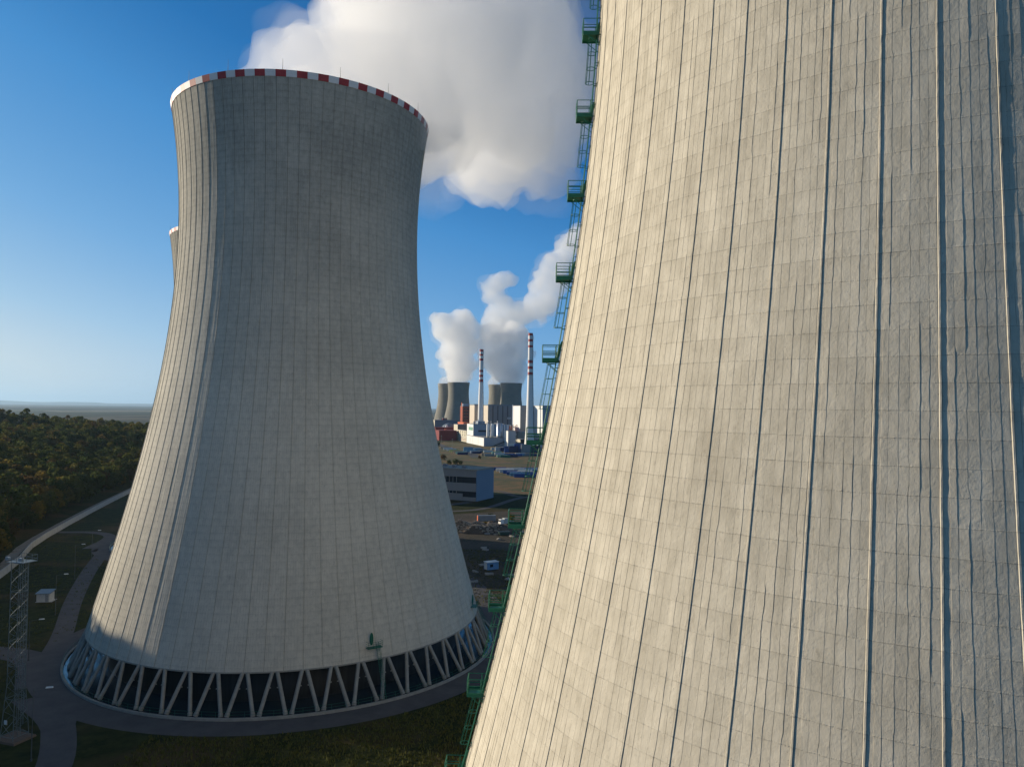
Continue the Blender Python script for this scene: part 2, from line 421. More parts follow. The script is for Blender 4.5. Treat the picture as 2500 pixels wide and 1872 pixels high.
fnz = t.n('ShaderNodeTexVoronoi', i_Vector=t.scale(ob, (.0011, .00035, 1)), feature='F1'); fnz.inputs['Scale'].default_value = 1.0
fcol = t.ramp(t.n('ShaderNodeSeparateColor', i_0=fnz.outputs['Color']).outputs[0],
              [(0, (.012, .026, .014)), (.3, (.025, .05, .022)), (.5, (.08, .075, .05)), (.62, (.018, .035, .018)), (.8, (.17, .15, .10))], 'CONSTANT')
trees_f = t.mrange(t.noise(t.scale(ob, (.0012, .004, 1)), 1.0, 5, .6), .55, .6)
fcol = t.mix(trees_f, fcol, c4(.02, .032, .016))
far = t.mrange(sxy.outputs[1], 1900, 2300)
M_ground = t.bsdf(t.mix(far, grass, fcol), .95, 0, bump=n2, bstr=.6, bdist=.25, spec=.1)
tag(grid_mesh('ground', np.stack([GX, GY, GZ], -1), M_ground, smooth=True), kind='structure')

t = NT('asphalt'); ob = t.obj()
a1 = t.noise(ob, .25, 5, .65); a2 = t.noise(ob, 6, 4, .7)
M_asph = t.bsdf(t.mix(t.mrange(a1, .3, .7), c4(.075, .070, .072), c4(.115, .108, .105)), .9, 0, bump=a2, bstr=.3, bdist=.01)

def road_strip(name, pts, w, z=.03, mat=None, kerb=False):
    """ribbon of constant (or per-point) width along pts"""
    n = len(pts); mb = MB(); L = []; Rr = []
    for i, p in enumerate(pts):
        a = Vector(pts[max(0, i-1)][:2]); b = Vector(pts[min(n-1, i+1)][:2]); d = (b-a).normalized(); nn = Vector((-d.y, d.x))
        ww = (w[i] if isinstance(w, (list, tuple)) else w)/2
        L.append(Vector(p[:2])+nn*ww); Rr.append(Vector(p[:2])-nn*ww)
    vs = [(v.x, v.y, float(hill(v.x, v.y))+z) for v in L]+[(v.x, v.y, float(hill(v.x, v.y))+z) for v in Rr]
    mb.add(vs, [(n+i, n+i+1, i+1, i) for i in range(n-1)])
    return tag(mb.build(name, mat or M_asph), kind='structure')
def smooth_pts(pts, k=6):
    out = []; P = [Vector(p[:2]) for p in pts]; P = [2*P[0]-P[1]]+P+[2*P[-1]-P[-2]]
    for i in range(1, len(P)-2):
        for j in range(k):
            s = j/k; a, b, c, d = P[i-1:i+3]
            out.append(.5*((2*b)+(-a+c)*s+(2*a-5*b+4*c-d)*s*s+(-a+3*b-3*c+d)*s**3))
    out.append(P[-2]); return out
def ring(name, c, ra, rb_, z, mat, n=144):
    mb = MB().lathe([(rb_, z), (ra, z)], n, c); return tag(mb.build(name, mat), kind='structure')

ring('ring_road', T1, 48.15, 54.2, .03, M_asph)
ring('ring_road', T3, 48.15, 54.2, .03, M_asph)
road_strip('road', smooth_pts([(-64, 98), (-69.6, 117.4), (-79, 134), (-88, 146)]), [5.2]*12+[6, 7, 8, 9, 10, 11, 12], .034)
road_strip('road', smooth_pts([(-93, 150), (-104, 166), (-122, 171), (-150, 168), (-210, 150)]), 7.0, .026)
road_strip('road', smooth_pts([(-98, 160), (-107, 182), (-122.7, 213.7), (-138.5, 249), (-153, 285), (-160, 300)]), 4.6, .034)
road_strip('road', smooth_pts([(-160, 292), (-168, 318), (-181, 328), (-200, 327)]), [9, 8, 7, 6, 5.5, 5, 4.5, 4.5, 4.5, 4.5, 4.5, 4.5, 4.5, 4.5, 4.5, 4.5, 4.5, 4.5, 4.5], .038)
road_strip('road', smooth_pts([(-156, 286), (-160, 322), (-172, 344), (-186, 372)]), 4.4, .030)
road_strip('road', smooth_pts([(6, 60), (1, 110), (-3, 150), (-3, 200), (-9, 232), (-22, 262), (-60, 292)]), 6.0, .022)
t = NT('dirt'); ob = t.obj()
d1 = t.noise(ob, .3, 6, .7); M_dirt = t.bsdf(t.mix(t.mrange(d1, .35, .65), c4(.07, .055, .042), c4(.16, .125, .095)), .95, 0, bump=d1, bstr=.6, bdist=.1)
t = NT('light_gravel'); ob = t.obj()
d1 = t.noise(ob, .8, 5, .7); M_grav = t.bsdf(t.mix(t.mrange(d1, .3, .7), c4(.20, .18, .15), c4(.33, .30, .26)), .95)
road_strip('dirt_track', smooth_pts([(-45, 372), (-20, 366), (0, 362), (30, 352)]), 9, .05, M_dirt)
road_strip('dirt_track', smooth_pts([(-50, 345), (-25, 352), (-12, 368), (8, 392), (30, 410)]), 5, .06, M_dirt)
road_strip('road', smooth_pts([(-60, 402), (-32, 409), (-14, 423), (4, 470), (22, 492)]), 4.5, .04)
road_strip('road', smooth_pts([(-60, 428), (-36, 436), (-24, 450)]), 6, .05)
road_strip('dirt_track', smooth_pts([(-30, 518), (-8, 512), (3, 484), (22, 470)]), 5, .06, M_dirt)
road_strip('dirt_track', smooth_pts([(-40, 600), (-10, 596), (20, 588), (50, 584)]), 3, .05, M_dirt)
road_strip('dirt_track', smooth_pts([(-60, 800), (-20, 790), (20, 742), (60, 700)]), 5, .05, M_dirt)
road_strip('road', smooth_pts([(-130, 1240), (-99, 1100), (-72, 985), (-50, 930), (-40, 860)]), 11, .05)
t = NT('field_stubble'); ob = t.obj(); d1 = t.noise(ob, .04, 5, .65); d2 = t.noise(ob, .5, 4, .7)
M_stub = t.bsdf(t.mix(t.mrange(d2, .3, .7), t.mix(t.mrange(d1, .46, .56), c4(.05, .075, .018), c4(.24, .12, .045)), c4(.13, .10, .035)), .95, 0, bump=d2, bstr=.5, bdist=.3)
mb = MB(); rim = [(-80, 500), (-20, 490), (60, 500), (90, 700), (80, 1020), (0, 1120), (-60, 1180), (-110, 1240), (-140, 900), (-110, 620)]
mb.add([(x, y, .012) for x, y in rim], [tuple(range(len(rim)))]); tag(mb.build('meadow', M_stub), kind='structure')
t = NT('disturbed_earth'); ob = t.obj(); d1 = t.noise(ob, .06, 6, .7); d2 = t.noise(ob, .9, 5, .75)
M_yard = t.bsdf(t.mix(t.mrange(d2, .35, .68), t.mix(t.mrange(d1, .46, .56), c4(.018, .020, .009), c4(.060, .044, .032)), c4(.105, .080, .055)), .95, 0, bump=d2, bstr=.8, bdist=.3)
mb = MB(); rim = [(-58, 352), (-55, 318), (-30, 262), (-8, 236), (2, 214), (20, 200), (60, 205), (70, 420), (10, 418), (-30, 398), (-52, 390)]
mb.add([(x, y, .014) for x, y in rim], [tuple(range(len(rim)))]); tag(mb.build('yard', M_yard), kind='structure')
# perimeter wall with patrol path along the wood
M_wall = plain('pale_concrete_wall', (.50, .50, .48), .85, 0, .15, .4)
root = empty('perimeter_wall', (-164, 247.4, 0), 0, 'long pale concrete perimeter wall bending along the foot of the wooded slope', 'wall')
fp = smooth_pts(FENCE, 4)
for i in range(len(fp)-1):
    a, b = fp[i]-Vector((164*-1, 247.4))*0, fp[i+1]
    A = Vector((a.x+164, a.y-247.4, 0)); B = Vector((b.x+164, b.y-247.4, 0)); d = (B-A); L = d.length; ang = math.atan2(d.y, d.x)
    mb = MB(); mb.box((0, -.12, -.5), (L, .12, 2.3), 0, ang, A); mb.box((0, -.2, 2.3), (L, .2, 2.42), 0, ang, A)
    for k in range(int(L//4)): mb.box((k*4, -.22, -.5), (k*4+.3, .22, 2.5), 0, ang, A)
    mb.build('wall_panel', M_wall, root)
road_strip('patrol_path', [Vector((p.x-4.2, p.y)) for p in fp], 3.4, .35, M_grav)

# ------------------------------------------------------------------ small structures near the big tower
def lamp(x, y, ang, h, label):
    r = empty('street_lamp', (x, y, float(hill(x, y))), ang, label, 'street lamp', 'street lamps beside the service roads')
    MB().tube((0, 0, 0), (0, 0, h*.45), .085, 8).tube((0, 0, h*.45), (0, 0, h), .055, 8).tube((0, 0, h), (1.9, 0, h+.25), .035, 6).tube((0, 0, 0), (0, 0, .35), .16, 8).build('pole', plain('lamp_pole_grey', (.10, .11, .11), .6), r)
    mb = MB(); mb.box((1.7, -.17, h+.16), (2.75, .17, h+.34), 0, taper=.05); mb.build('lamp_head', plain('lamp_head_white', (.70, .72, .70), .4), r)
    return r
def hfor(x, y, px, py):
    return W(px, py, y).z
lamp(-74.2, 119.2, R(15), hfor(-74, 119, 92, 1680)-.3, 'street lamp beside the road fork left of the big grey tower')
lamp(-119.6, 200.3, R(20), hfor(0, 200, 150, 1402)-.3, 'street lamp just right of the white hut with a blue roof')
lamp(-138.0, 240.7, R(20), hfor(0, 240.7, 181, 1328)-.3, 'street lamp behind the white hut near the bend of the road')
lamp(-150, 272, R(20), 10, 'street lamp beside the narrow road up to the hidden tower basin')
lamp(-172, 345, R(20), 9.6, 'street lamp in the grass near the far end of the perimeter wall')
lamp(-104, 165, R(20), hfor(0, 165, 70, 1512)-.3, 'street lamp behind the lattice mast by the left road')

r = empty('hut', (-131, 214.5, 0), R(8), 'small white hut with a shallow blue grey roof on the grass', 'hut')
MB().box((-1.7, -1.5, 0), (1.7, 1.5, 2.3)).build('wall', plain('hut_white', (.55, .54, .50), .7), r)
mb = MB(); mb.add([(-2, -1.8, 2.3), (2, -1.8, 2.3), (2, 1.8, 2.8), (-2, 1.8, 2.8), (-2, -1.8, 2.42), (2, -1.8, 2.42), (2, 1.8, 2.92), (-2, 1.8, 2.92)],
                  [(3, 2, 1, 0), (4, 5, 6, 7), (0, 1, 5, 4), (1, 2, 6, 5), (2, 3, 7, 6), (3, 0, 4, 7)]); mb.build('roof', plain('roof_bluegrey', (.20, .25, .29), .5), r)
MB().box((.6, -1.56, .05), (1.4, -1.5, 2.0)).build('door', plain('door_grey', (.3, .31, .31), .6), r)
MB().box((-1.9, -1.7, -.1), (2.4, 1.7, .08)).build('slab', M_wall, r)

# lattice mast with platform
r = empty('lattice_mast', (-81.9, 126.9, 0), R(-18), 'tall steel lattice mast with a railed top platform at the left edge', 'mast')
HM = 29.2
M_mast = plain('mast_steel', (.20, .235, .24), .5, .3, .2, 2)
def leg(i, z):
    w = 1.45-.50*min(1, z/9.0)-.1*z/HM
    sx_, sy_ = ((-1, -1), (1, -1), (1, 1), (-1, 1))[i]; return Vector((sx_*w, sy_*w, z))
for i in range(4):
    mb = MB(); zz = [0, 3, 6, 9, HM]
    for a, b in zip(zz[:-1], zz[1:]): mb.tube(leg(i, a), leg(i, b), .06, 5)
    mb.build('leg', M_mast, r)
mb = MB(); z = .8; k = 0
while z < HM-1:
    dz = 2.0 if z < 9 else 1.35
    for i in range(4):
        j = (i+1) % 4; z2 = min(HM, z+dz)
        if k % 2: mb.tube(leg(i, z), leg(j, z2), .036, 4)
        else: mb.tube(leg(j, z), leg(i, z2), .036, 4)
        if k % 3 == 0: mb.tube(leg(i, z), leg(j, z), .036, 4)
    z += dz; k += 1
mb.build('bracing', M_mast, r)
mb = MB()
for sx_ in (.55, 1.05): mb.tube((1.45 if sx_ < 1 else 1.45, sx_-1.2, 1), (1.45, sx_-1.2, HM+.5), .04, 4)
for k in range(int((HM-1)/.3)): mb.tube((1.45, -.65, 1+k*.3), (1.45, -.15, 1+k*.3), .018, 4)
for k in range(int((HM-3)/.8)):
    zc = 3+k*.8
    for q in range(7):
        a0, a1 = R(-90+q*180/7), R(-90+(q+1)*180/7)
        mb.tube((1.45+.75*math.cos(a0), -.4+.4*math.sin(a0), zc), (1.45+.75*math.cos(a1), -.4+.4*math.sin(a1), zc), .02, 4)
for q in range(5):
    a0 = R(-80+q*40); mb.tube((1.45+.75*math.cos(a0), -.4+.4*math.sin(a0), 3), (1.45+.75*math.cos(a0), -.4+.4*math.sin(a0), HM), .018, 4)
mb.build('caged_ladder', M_mast, r)
mb = MB(); mb.box((-1.5, -1.4, HM), (2.1, 1.4, HM+.1))
for h in (.5, 1.1):
    for a, b in (((-1.5, -1.4), (2.1, -1.4)), ((2.1, -1.4), (2.1, 1.4)), ((2.1, 1.4), (-1.5, 1.4)), ((-1.5, 1.4), (-1.5, -1.4))):
        mb.tube((*a, HM+h), (*b, HM+h), .04, 4)
for x in (-1.5, -.3, .9, 2.1):
    for y in (-1.4, 1.4): mb.tube((x, y, HM), (x, y, HM+1.1), .04, 4)
mb.build('platform', M_mast, r)
MB().box((-.5, -1.55, 2.9), (.15, -1.5, 3.6)).build('notice_plate', M_white, r)
for i, (dx, dy) in enumerate(((-1.3, -1.2), (1.6, -1.2))):
    mb = MB(); mb.box((dx-.3, dy-.25, HM+.4), (dx+.3, dy+.25, HM+.9)); mb.build('floodlight', plain('floodlight_grey', (.4, .42, .43), .4), r)
MB().box((-2.4, -2.2, -.4), (2.6, 2.2, .35), taper=.25).build('foundation', plain('brown_concrete', (.17, .12, .085), .9), r)

# ladder towers with inspection door on the big grey tower
def access(parent, az, zf):
    ca, sa = math.cos(az), math.sin(az)
    def Q(rad_, tan_, z): return Vector((rad_*ca-tan_*sa, rad_*sa+tan_*ca, z))
    r0_ = float(rad(zf)); mb = MB()
    def bx(m_, r1, r2, t1, t2, z1, z2):
        P = [Q(a, b, z) for z in (z1, z2) for a, b in ((r1, t1), (r2, t1), (r2, t2), (r1, t2))]
        m_.add(P, [(3, 2, 1, 0), (4, 5, 6, 7), (0, 1, 5, 4), (1, 2, 6, 5), (2, 3, 7, 6), (3, 0, 4, 7)])
    bx(mb, r0_-.1, r0_+1.3, -1.5, 1.5, zf-.12, zf)
    pl = mb.build('access_platform', M_green, parent); mb = MB()
    for tt in (-1.5, -.5, .5, 1.5):
        mb.tube(Q(r0_+1.28, tt, zf), Q(r0_+1.28, tt, zf+1.1), .035, 4)
    for h in (.35, .7, 1.1):
        mb.tube(Q(r0_+1.28, -1.5, zf+h), Q(r0_+1.28, 1.5, zf+h), .03, 4)
        for tt in (-1.5, 1.5): mb.tube(Q(r0_+.1, tt, zf+h), Q(r0_+1.28, tt, zf+h), .03, 4)
    mb.build('guardrail', M_green, pl)
    mb = MB(); n = 20; P = [Q(r0_+.25+.12*math.cos(2*math.pi*i/n), -.45+.32*math.cos(2*math.pi*i/n), zf+1.5+1.2*math.sin(2*math.pi*i/n)) for i in range(n)]
    P2 = [p+Q(.07, .03, 0) for p in P]
    mb.add(P+P2, [tuple(range(n))[::-1], tuple(range(n, 2*n))]+[(i, (i+1) % n, n+(i+1) % n, n+i) for i in range(n)])
    mb.build('round_hatch', M_green, pl)
    mb = MB(); top = zf+.9
    for tt in (-.28, .28): mb.tube(Q(47.9, .5+tt, .4), Q(r0_+.9, .5+tt, top), .045, 4)
    L = 32
    for i in range(1, L):
        s_ = i/L; rr = 47.9+(r0_+.9-47.9)*s_; zz = .4+(top-.4)*s_
        mb.tube(Q(rr, .22, zz), Q(rr, .78, zz), .022, 4)
        if i % 4 == 0 and i > 6:
            pts = [Q(rr+.7*math.sin(math.pi*q/6), .5-.45*math.cos(math.pi*q/6), zz) for q in range(7)]
            for a, b in zip(pts[:-1], pts[1:]): mb.tube(a, b, .022, 4)
    for q in range(1, 6):
        f_ = lambda s_: Q(47.9+(r0_+.9-47.9)*s_+.7*math.sin(math.pi*q/6), .5-.45*math.cos(math.pi*q/6), .4+(top-.4)*s_)
        mb.tube(f_(.25), f_(1), .02, 4)
    mb.build('access_ladder', M_green, parent)
access(tw1, R(-54.2), 9.4)
access(tw1, R(-6.5), 9.6)

# ------------------------------------------------------------------ caged ladder on the near tower
LAZ = R(178.3)
def LP(z, radial, tan_):
    rr = float(rad(z))+radial; ca, sa = math.cos(LAZ), math.sin(LAZ)
    return Vector((rr*ca-tan_*sa, rr*sa+tan_*ca, z))
PZ = [25.2+6.93*k for k in range(-3, 14)]
for k in range(len(PZ)-1):
    z0, z1 = PZ[k], PZ[k+1]; tn = .32 if k % 2 else -.32
    mb = MB(); segs = [z0+(z1-z0)*i/6 for i in range(7)]; segs[-1] += 1.0
    for s_ in (-.23, .23):
        for a, b in zip(segs[:-1], segs[1:]): mb.tube(LP(a, .30, tn+s_), LP(b, .30, tn+s_), .05, 5)
    for i in range(26): mb.tube(LP(z0+.15+i*.28, .30, tn-.23), LP(z0+.15+i*.28, .30, tn+.23), .016, 4)
    for i in range(4):
        zz = z0+.9+i*1.8
        for s_ in (-.23, .23): mb.tube(LP(zz, -.03, tn+s_), LP(zz, .30, tn+s_), .028, 4)
        mb.tube(LP(zz, .03, tn-.5), LP(zz, .03, tn+.55), .03, 4)
    lad = mb.build('ladder', M_green, tw2)
    mb = MB(); hs_ = [z1-.3, z1-1.55, z1-2.85, z1-4.1]
    def cg(z, q): return LP(z, .30+.34+.36*math.sin(q), tn+.36*math.cos(q))
    for zz in hs_:
        qs = [R(-55+290*i/14) for i in range(15)]
        pts = [LP(zz, .30, tn+.23)]+[cg(zz, q) for q in qs]+[LP(zz, .30, tn-.23)]
        for a, b in zip(pts[:-1], pts[1:]): mb.tube(a, b, .03, 4)
    for q in (R(10), R(50), R(90), R(130), R(170)):
        for a, b in zip(hs_[:-1], hs_[1:]): mb.tube(cg(a, q), cg(b, q), .028, 4)
    mb.build('safety_cage', M_green, lad)
for k, z in enumerate(PZ):
    tn = .32 if k % 2 else -.32; tp = -tn*.3; w0, w1 = tp-.8, tp+.8; ro = 1.5
    mb = MB()
    def bx(r1, r2, t1, t2, z1, z2):
        c = [(r1, t1), (r2, t1), (r2, t2), (r1, t2)]
        P = [LP(z, a, b)+Vector((0, 0, zz)) for zz in (z1, z2) for a, b in c]
        mb.add(P, [(3, 2, 1, 0), (4, 5, 6, 7), (0, 1, 5, 4), (1, 2, 6, 5), (2, 3, 7, 6), (3, 0, 4, 7)])
    bx(.12, ro, w0, w1, -.04, 0.0)
    for (a, b, c, d) in ((.12, ro, w0, w0+.04), (.12, ro, w1-.04, w1), (ro-.04, ro, w0+.045, w1-.045)): bx(a, b, c, d, -.16, .17)
    for tt in (w0+.1, w1-.1):
        mb.tube(LP(z, 1.2, tt)+Vector((0, 0, -.1)), LP(z-1.0, .02, tt), .035, 4)
        mb.tube(LP(z, -.05, tt)+Vector((0, 0, -.1)), LP(z, .3, tt)+Vector((0, 0, -.1)), .05, 4)
    plt = mb.build('platform', M_green, tw2)
    mb = MB(); up = lambda h: Vector((0, 0, h))
    posts = [(ro-.03, w0+.03), (ro-.03, (w0+w1)/2), (ro-.03, w1-.03), (.35, w0+.03), (.35, w1-.03)]
    for a, b in posts: mb.tube(LP(z, a, b), LP(z, a, b)+up(1.25), .04, 5)
    for h in (.5, .72, 1.25):
        mb.tube(LP(z, .0, w0+.03)+up(h), LP(z, ro-.03, w0+.03)+up(h), .034, 5)
        mb.tube(LP(z, .0 if h > 1 else .35, w1-.03)+up(h), LP(z, ro-.03, w1-.03)+up(h), .034, 5)
        mb.tube(LP(z, ro-.03, w0+.03)+up(h), LP(z, ro-.03, w1-.03)+up(h), .034, 5)
    mb.build('guardrail', M_green, plt)
    mb = MB(); P = [LP(z, .12, w0+.1), LP(z, .55, w0+.1), LP(z+1.5, .12, w0+.1)+Vector((0, 0, .2)), LP(z+1.5, -.02, w0+.1)+Vector((0, 0, .2))]
    P2 = [p+Vector((0, .05, 0)) for p in P]
    mb.add(P+P2, [(0, 1, 2, 3), (7, 6, 5, 4), (0, 4, 5, 1), (1, 5, 6, 2), (2, 6, 7, 3), (3, 7, 4, 0)]); mb.build('gate', M_green, plt)
# conduit and rung pegs on the concrete beside the ladder
mb = MB(); zz = PZ[0]
while zz < PZ[-1]:
    mb.tube(LP(zz, .06, -1.05), LP(zz+1.5, .06, -1.05), .02, 4); mb.tube(LP(zz, -.02, -1.05), LP(zz, .18, -1.15), .03, 4); zz += 1.5
mb.build('conduit', M_dark, tw2)

# ------------------------------------------------------------------ trees
def leaf_mat(name, cols):
    t = NT(name); ri = t.n('ShaderNodeObjectInfo').outputs['Random']; g_ = t.n('ShaderNodeNewGeometry').outputs['Random Per Island']
    c = t.ramp(ri, cols)
    c2 = t.mix(t.math('MULTIPLY', g_, .55), c, c4(.10, .095, .03)); d = t.n('ShaderNodeBsdfDiffuse', i_0=c2); tr = t.n('ShaderNodeBsdfTranslucent', i_0=c2)
    ms = t.n('ShaderNodeMixShader', i_0=.5); t.t.links.new(d.outputs[0], ms.inputs[1]); t.t.links.new(tr.outputs[0], ms.inputs[2])
    t.t.links.new(ms.outputs[0], t.out.inputs[0]); return t.m
M_leaf = leaf_mat('autumn_foliage', [(0, (.045, .075, .018)), (.35, (.08, .10, .022)), (.6, (.12, .125, .026)), (.74, (.17, .145, .03)), (.83, (.11, .075, .028)), (.9, (.24, .18, .03)), (.95, (.13, .07, .03)), (1, (.045, .07, .02))])
M_bark = plain('bark', (.07, .055, .04), .95)
def crown_mesh(seed, h, w, nl=14, per=46, q=.55, base=.28):
    g = random.Random(seed); mb = MB()
    for _ in range(nl):
        a = g.uniform(0, 6.283); zz = g.uniform(0, 1); rr = w*.5*math.sqrt(g.uniform(0, 1))*math.sqrt(max(0, 1-(zz*1.05-.25)**2*1.25))*.8
        c = Vector((rr*math.cos(a), rr*math.sin(a), h*(base+(.92-base)*zz))); R_ = g.uniform(.16, .30)*w
        for _ in range(per):
            d = Vector((g.gauss(0, 1), g.gauss(0, 1), g.gauss(0, .8)+.25)).normalized(); p = c+Vector((d.x*R_, d.y*R_, d.z*R_*.85))*g.uniform(.7, 1.05)
            n = (d+Vector((g.gauss(0, .5), g.gauss(0, .5), g.gauss(0, .5)))).normalized(); u = n.orthogonal().normalized(); v = n.cross(u)
            th = g.uniform(0, 3); u, v = u*math.cos(th)+v*math.sin(th), v*math.cos(th)-u*math.sin(th); s_ = q*g.uniform(.6, 1.3)
            mb.add([p-u*s_-v*s_*.5, p+u*s_-v*s_*.6, p+u*s_*.7+v*s_*.7, p-u*s_*.5+v*s_*.6], [(0, 1, 2, 3)])
    return mb
def trunk_mesh(seed, h, w):
    g = random.Random(seed+99); mb = MB(); mb.tube((0, 0, -.5), (.15, .1, h*.45), .22, 7, r2=.14).tube((.15, .1, h*.45), (0, .2, h*.8), .14, 6, r2=.05)
    for i in range(5):
        a = g.uniform(0, 6.28); z0 = h*g.uniform(.3, .6); mb.tube((.1, .1, z0), (math.cos(a)*w*.32, math.sin(a)*w*.32, z0+h*.22), .08, 5, r2=.03)
    return mb
variants = []
for i, (h, w) in enumerate(((14, 9), (12, 10), (16, 9), (11, 7))):
    cm = crown_mesh(50+i, h, w).build('crown', M_leaf); n_ = len(cm.data.polygons)
    variants.append((cm, trunk_mesh(i, h, w).build('trunk', M_bark)))
    # merged crown+trunk source for the far wood, kept out of the scene
tree_src = bpy.data.collections.new('wood_sources')
for cm, tk in variants:
    me = cm.data.copy(); o = bpy.data.objects.new('wood_tree', me); tree_src.objects.link(o)
    col.objects.unlink(cm); col.objects.unlink(tk)
pts = []
g = random.Random(5)
fy = [p[1] for p in FENCE]; fx = [p[0] for p in FENCE]
while len(pts) < 11500:
    y = g.uniform(-40, 1500)**1.0 if g.random() < .55 else g.uniform(60, 700); edge = np.interp(y, [-2000, 0]+fy+[3000], [-60, -90]+fx+[-600])-13
    x = edge-abs(g.gauss(0, 1))*210 - g.uniform(0, 8)
    if y > 0 and x < -.80*y-160: continue
    pts.append((x, y, float(hill(x, y))-.3))
me = bpy.data.meshes.new('wood_points'); me.from_pydata(pts, [], [])
wood = bpy.data.objects.new('wood', me); col.objects.link(wood)
tag(wood, 'dense autumn wood covering the slope on the left', kind='stuff')
ng = bpy.data.node_groups.new('scatter', 'GeometryNodeTree')
ng.interface.new_socket('Geometry', in_out='INPUT', socket_type='NodeSocketGeometry'); ng.interface.new_socket('Geometry', in_out='OUTPUT', socket_type='NodeSocketGeometry')
gi, go = ng.nodes.new('NodeGroupInput'), ng.nodes.new('NodeGroupOutput')
ci = ng.nodes.new('GeometryNodeCollectionInfo'); ci.inputs[0].default_value = tree_src; ci.inputs[1].default_value = True; ci.inputs[2].default_value = True
ip = ng.nodes.new('GeometryNodeInstanceOnPoints'); ip.inputs['Pick Instance'].default_value = True
rs = ng.nodes.new('FunctionNodeRandomValue'); rs.data_type = 'FLOAT'; rs.inputs[2].default_value = .5; rs.inputs[3].default_value = 1.25
rr_ = ng.nodes.new('FunctionNodeRandomValue'); rr_.data_type = 'FLOAT_VECTOR'; rr_.inputs[1].default_value = (.1, .1, 6.28)
ng.links.new(gi.outputs[0], ip.inputs['Points']); ng.links.new(ci.outputs[0], ip.inputs['Instance'])
ng.links.new(rs.outputs[1], ip.inputs['Scale']); ng.links.new(rr_.outputs[0], ip.inputs['Rotation']); ng.links.new(ip.outputs[0], go.inputs[0])
md = wood.modifiers.new('scatter', 'NODES'); md.node_group = ng
# individual trees along the edge of the wood
M_yel = leaf_mat('yellow_foliage', [(0, (.16, .11, .015)), (1, (.24, .17, .03))])
M_grn = leaf_mat('green_foliage', [(0, (.035, .055, .016)), (1, (.06, .075, .02))])
M_brn = leaf_mat('brown_foliage', [(0, (.12, .06, .02)), (1, (.09, .06, .02))])
def tree(x, y, vi, s, mat, label, group=None, z=None):
    r = empty('tree', (x, y, (float(hill(x, y)) if z is None else z)-.2), g.uniform(0, 6), label, 'tree', group); r.scale = (s, s, s*g.uniform(.9, 1.1))
    cm, tk = variants[vi]; me = bpy.data.meshes.get('crown_%s_%d' % (mat.name, vi))
    if me is None: me = cm.data.copy(); me.name = 'crown_%s_%d' % (mat.name, vi); me.materials.clear(); me.materials.append(mat)
    a = bpy.data.objects.new('crown', me); col.objects.link(a); a.parent = r
    b = bpy.data.objects.new('trunk', tk.data); col.objects.link(b); b.parent = r
P_ = G(18, 1330); tree(-179, 264, 2, 1.0, M_yel, 'orange yellow tree at the left edge just above the perimeter wall')
tree(-184, 274, 0, .9, M_grn, 'green tree beside the orange yellow tree at the left edge')
p_ = smooth_pts(FENCE[1:5], 9)
for i, q in enumerate(p_[2:34]):
    mt = (M_grn, M_brn, M_grn, M_grn, M_yel)[i % 5] if i % 11 else M_yel
    tree(q.x-13-g.uniform(0, 5), q.y+g.uniform(-3, 3), i % 4, g.uniform(.6, .95), mt,
         {M_grn: 'green tree in the front row of the wood behind the perimeter wall', M_brn: 'brown autumn tree in the front row of the wood behind the perimeter wall',
          M_yel: 'yellowing tree in the front row of the wood behind the perimeter wall'}[mt], {M_grn: 'green trees along the perimeter wall', M_brn: 'brown trees along the perimeter wall', M_yel: 'yellow trees along the perimeter wall'}[mt])
# grass tufts
def tufts(name, regions, label, blade=.5, cols=((.055, .085, .018), (.15, .13, .04))):
    g2 = random.Random(3); V = []; Fc = []
    for (x0, x1, y0, y1, n, hh) in regions:
        for _ in range(n):
            x, y = g2.uniform(x0, x1), g2.uniform(y0, y1); dd = math.hypot(x-T1[0], y-T1[1])
            if dd < 55 or math.hypot(x-T3[0], y-T3[1]) < 55 or math.hypot(x-T2[0], y-T2[1]) < 50: continue
            if -74 < x < -62 and y < 125: continue
            z = float(hill(x, y)); s_ = hh*g2.uniform(.5, 1.5)
            for _ in range(3):
                a = g2.uniform(0, 6.28); w = .12*s_+.08; bx_, by_ = x+g2.gauss(0, .25), y+g2.gauss(0, .25); k = len(V)
                V += [(bx_-w*math.cos(a), by_-w*math.sin(a), z-.02), (bx_+w*math.cos(a), by_+w*math.sin(a), z-.02), (bx_+g2.gauss(0, .2)*s_, by_+g2.gauss(0, .2)*s_, z+s_)]
                Fc.append((k, k+1, k+2))
    me = bpy.data.meshes.new(name); me.from_pydata(V, [], Fc); t = NT(name+'_mat'); gi_ = t.n('ShaderNodeNewGeometry').outputs['Random Per Island']; nz = t.noise(t.obj(), .12, 4)
    t.bsdf(t.mix(t.math('MULTIPLY_ADD', gi_, .5, t.math('MULTIPLY', nz, .6)), c4(*cols[0]), c4(*cols[1])), .9, spec=.05); me.materials.append(t.m)
    o = bpy.data.objects.new(name, me); col.objects.link(o); return tag(o, label, kind='stuff')
tufts('grass', [(-60, 6, 98, 150, 9000, .42), (-200, -90, 120, 320, 5000, .3), (-20, 8, 205, 300, 2500, .35)], 'rough autumn grass on the verges round the towers')

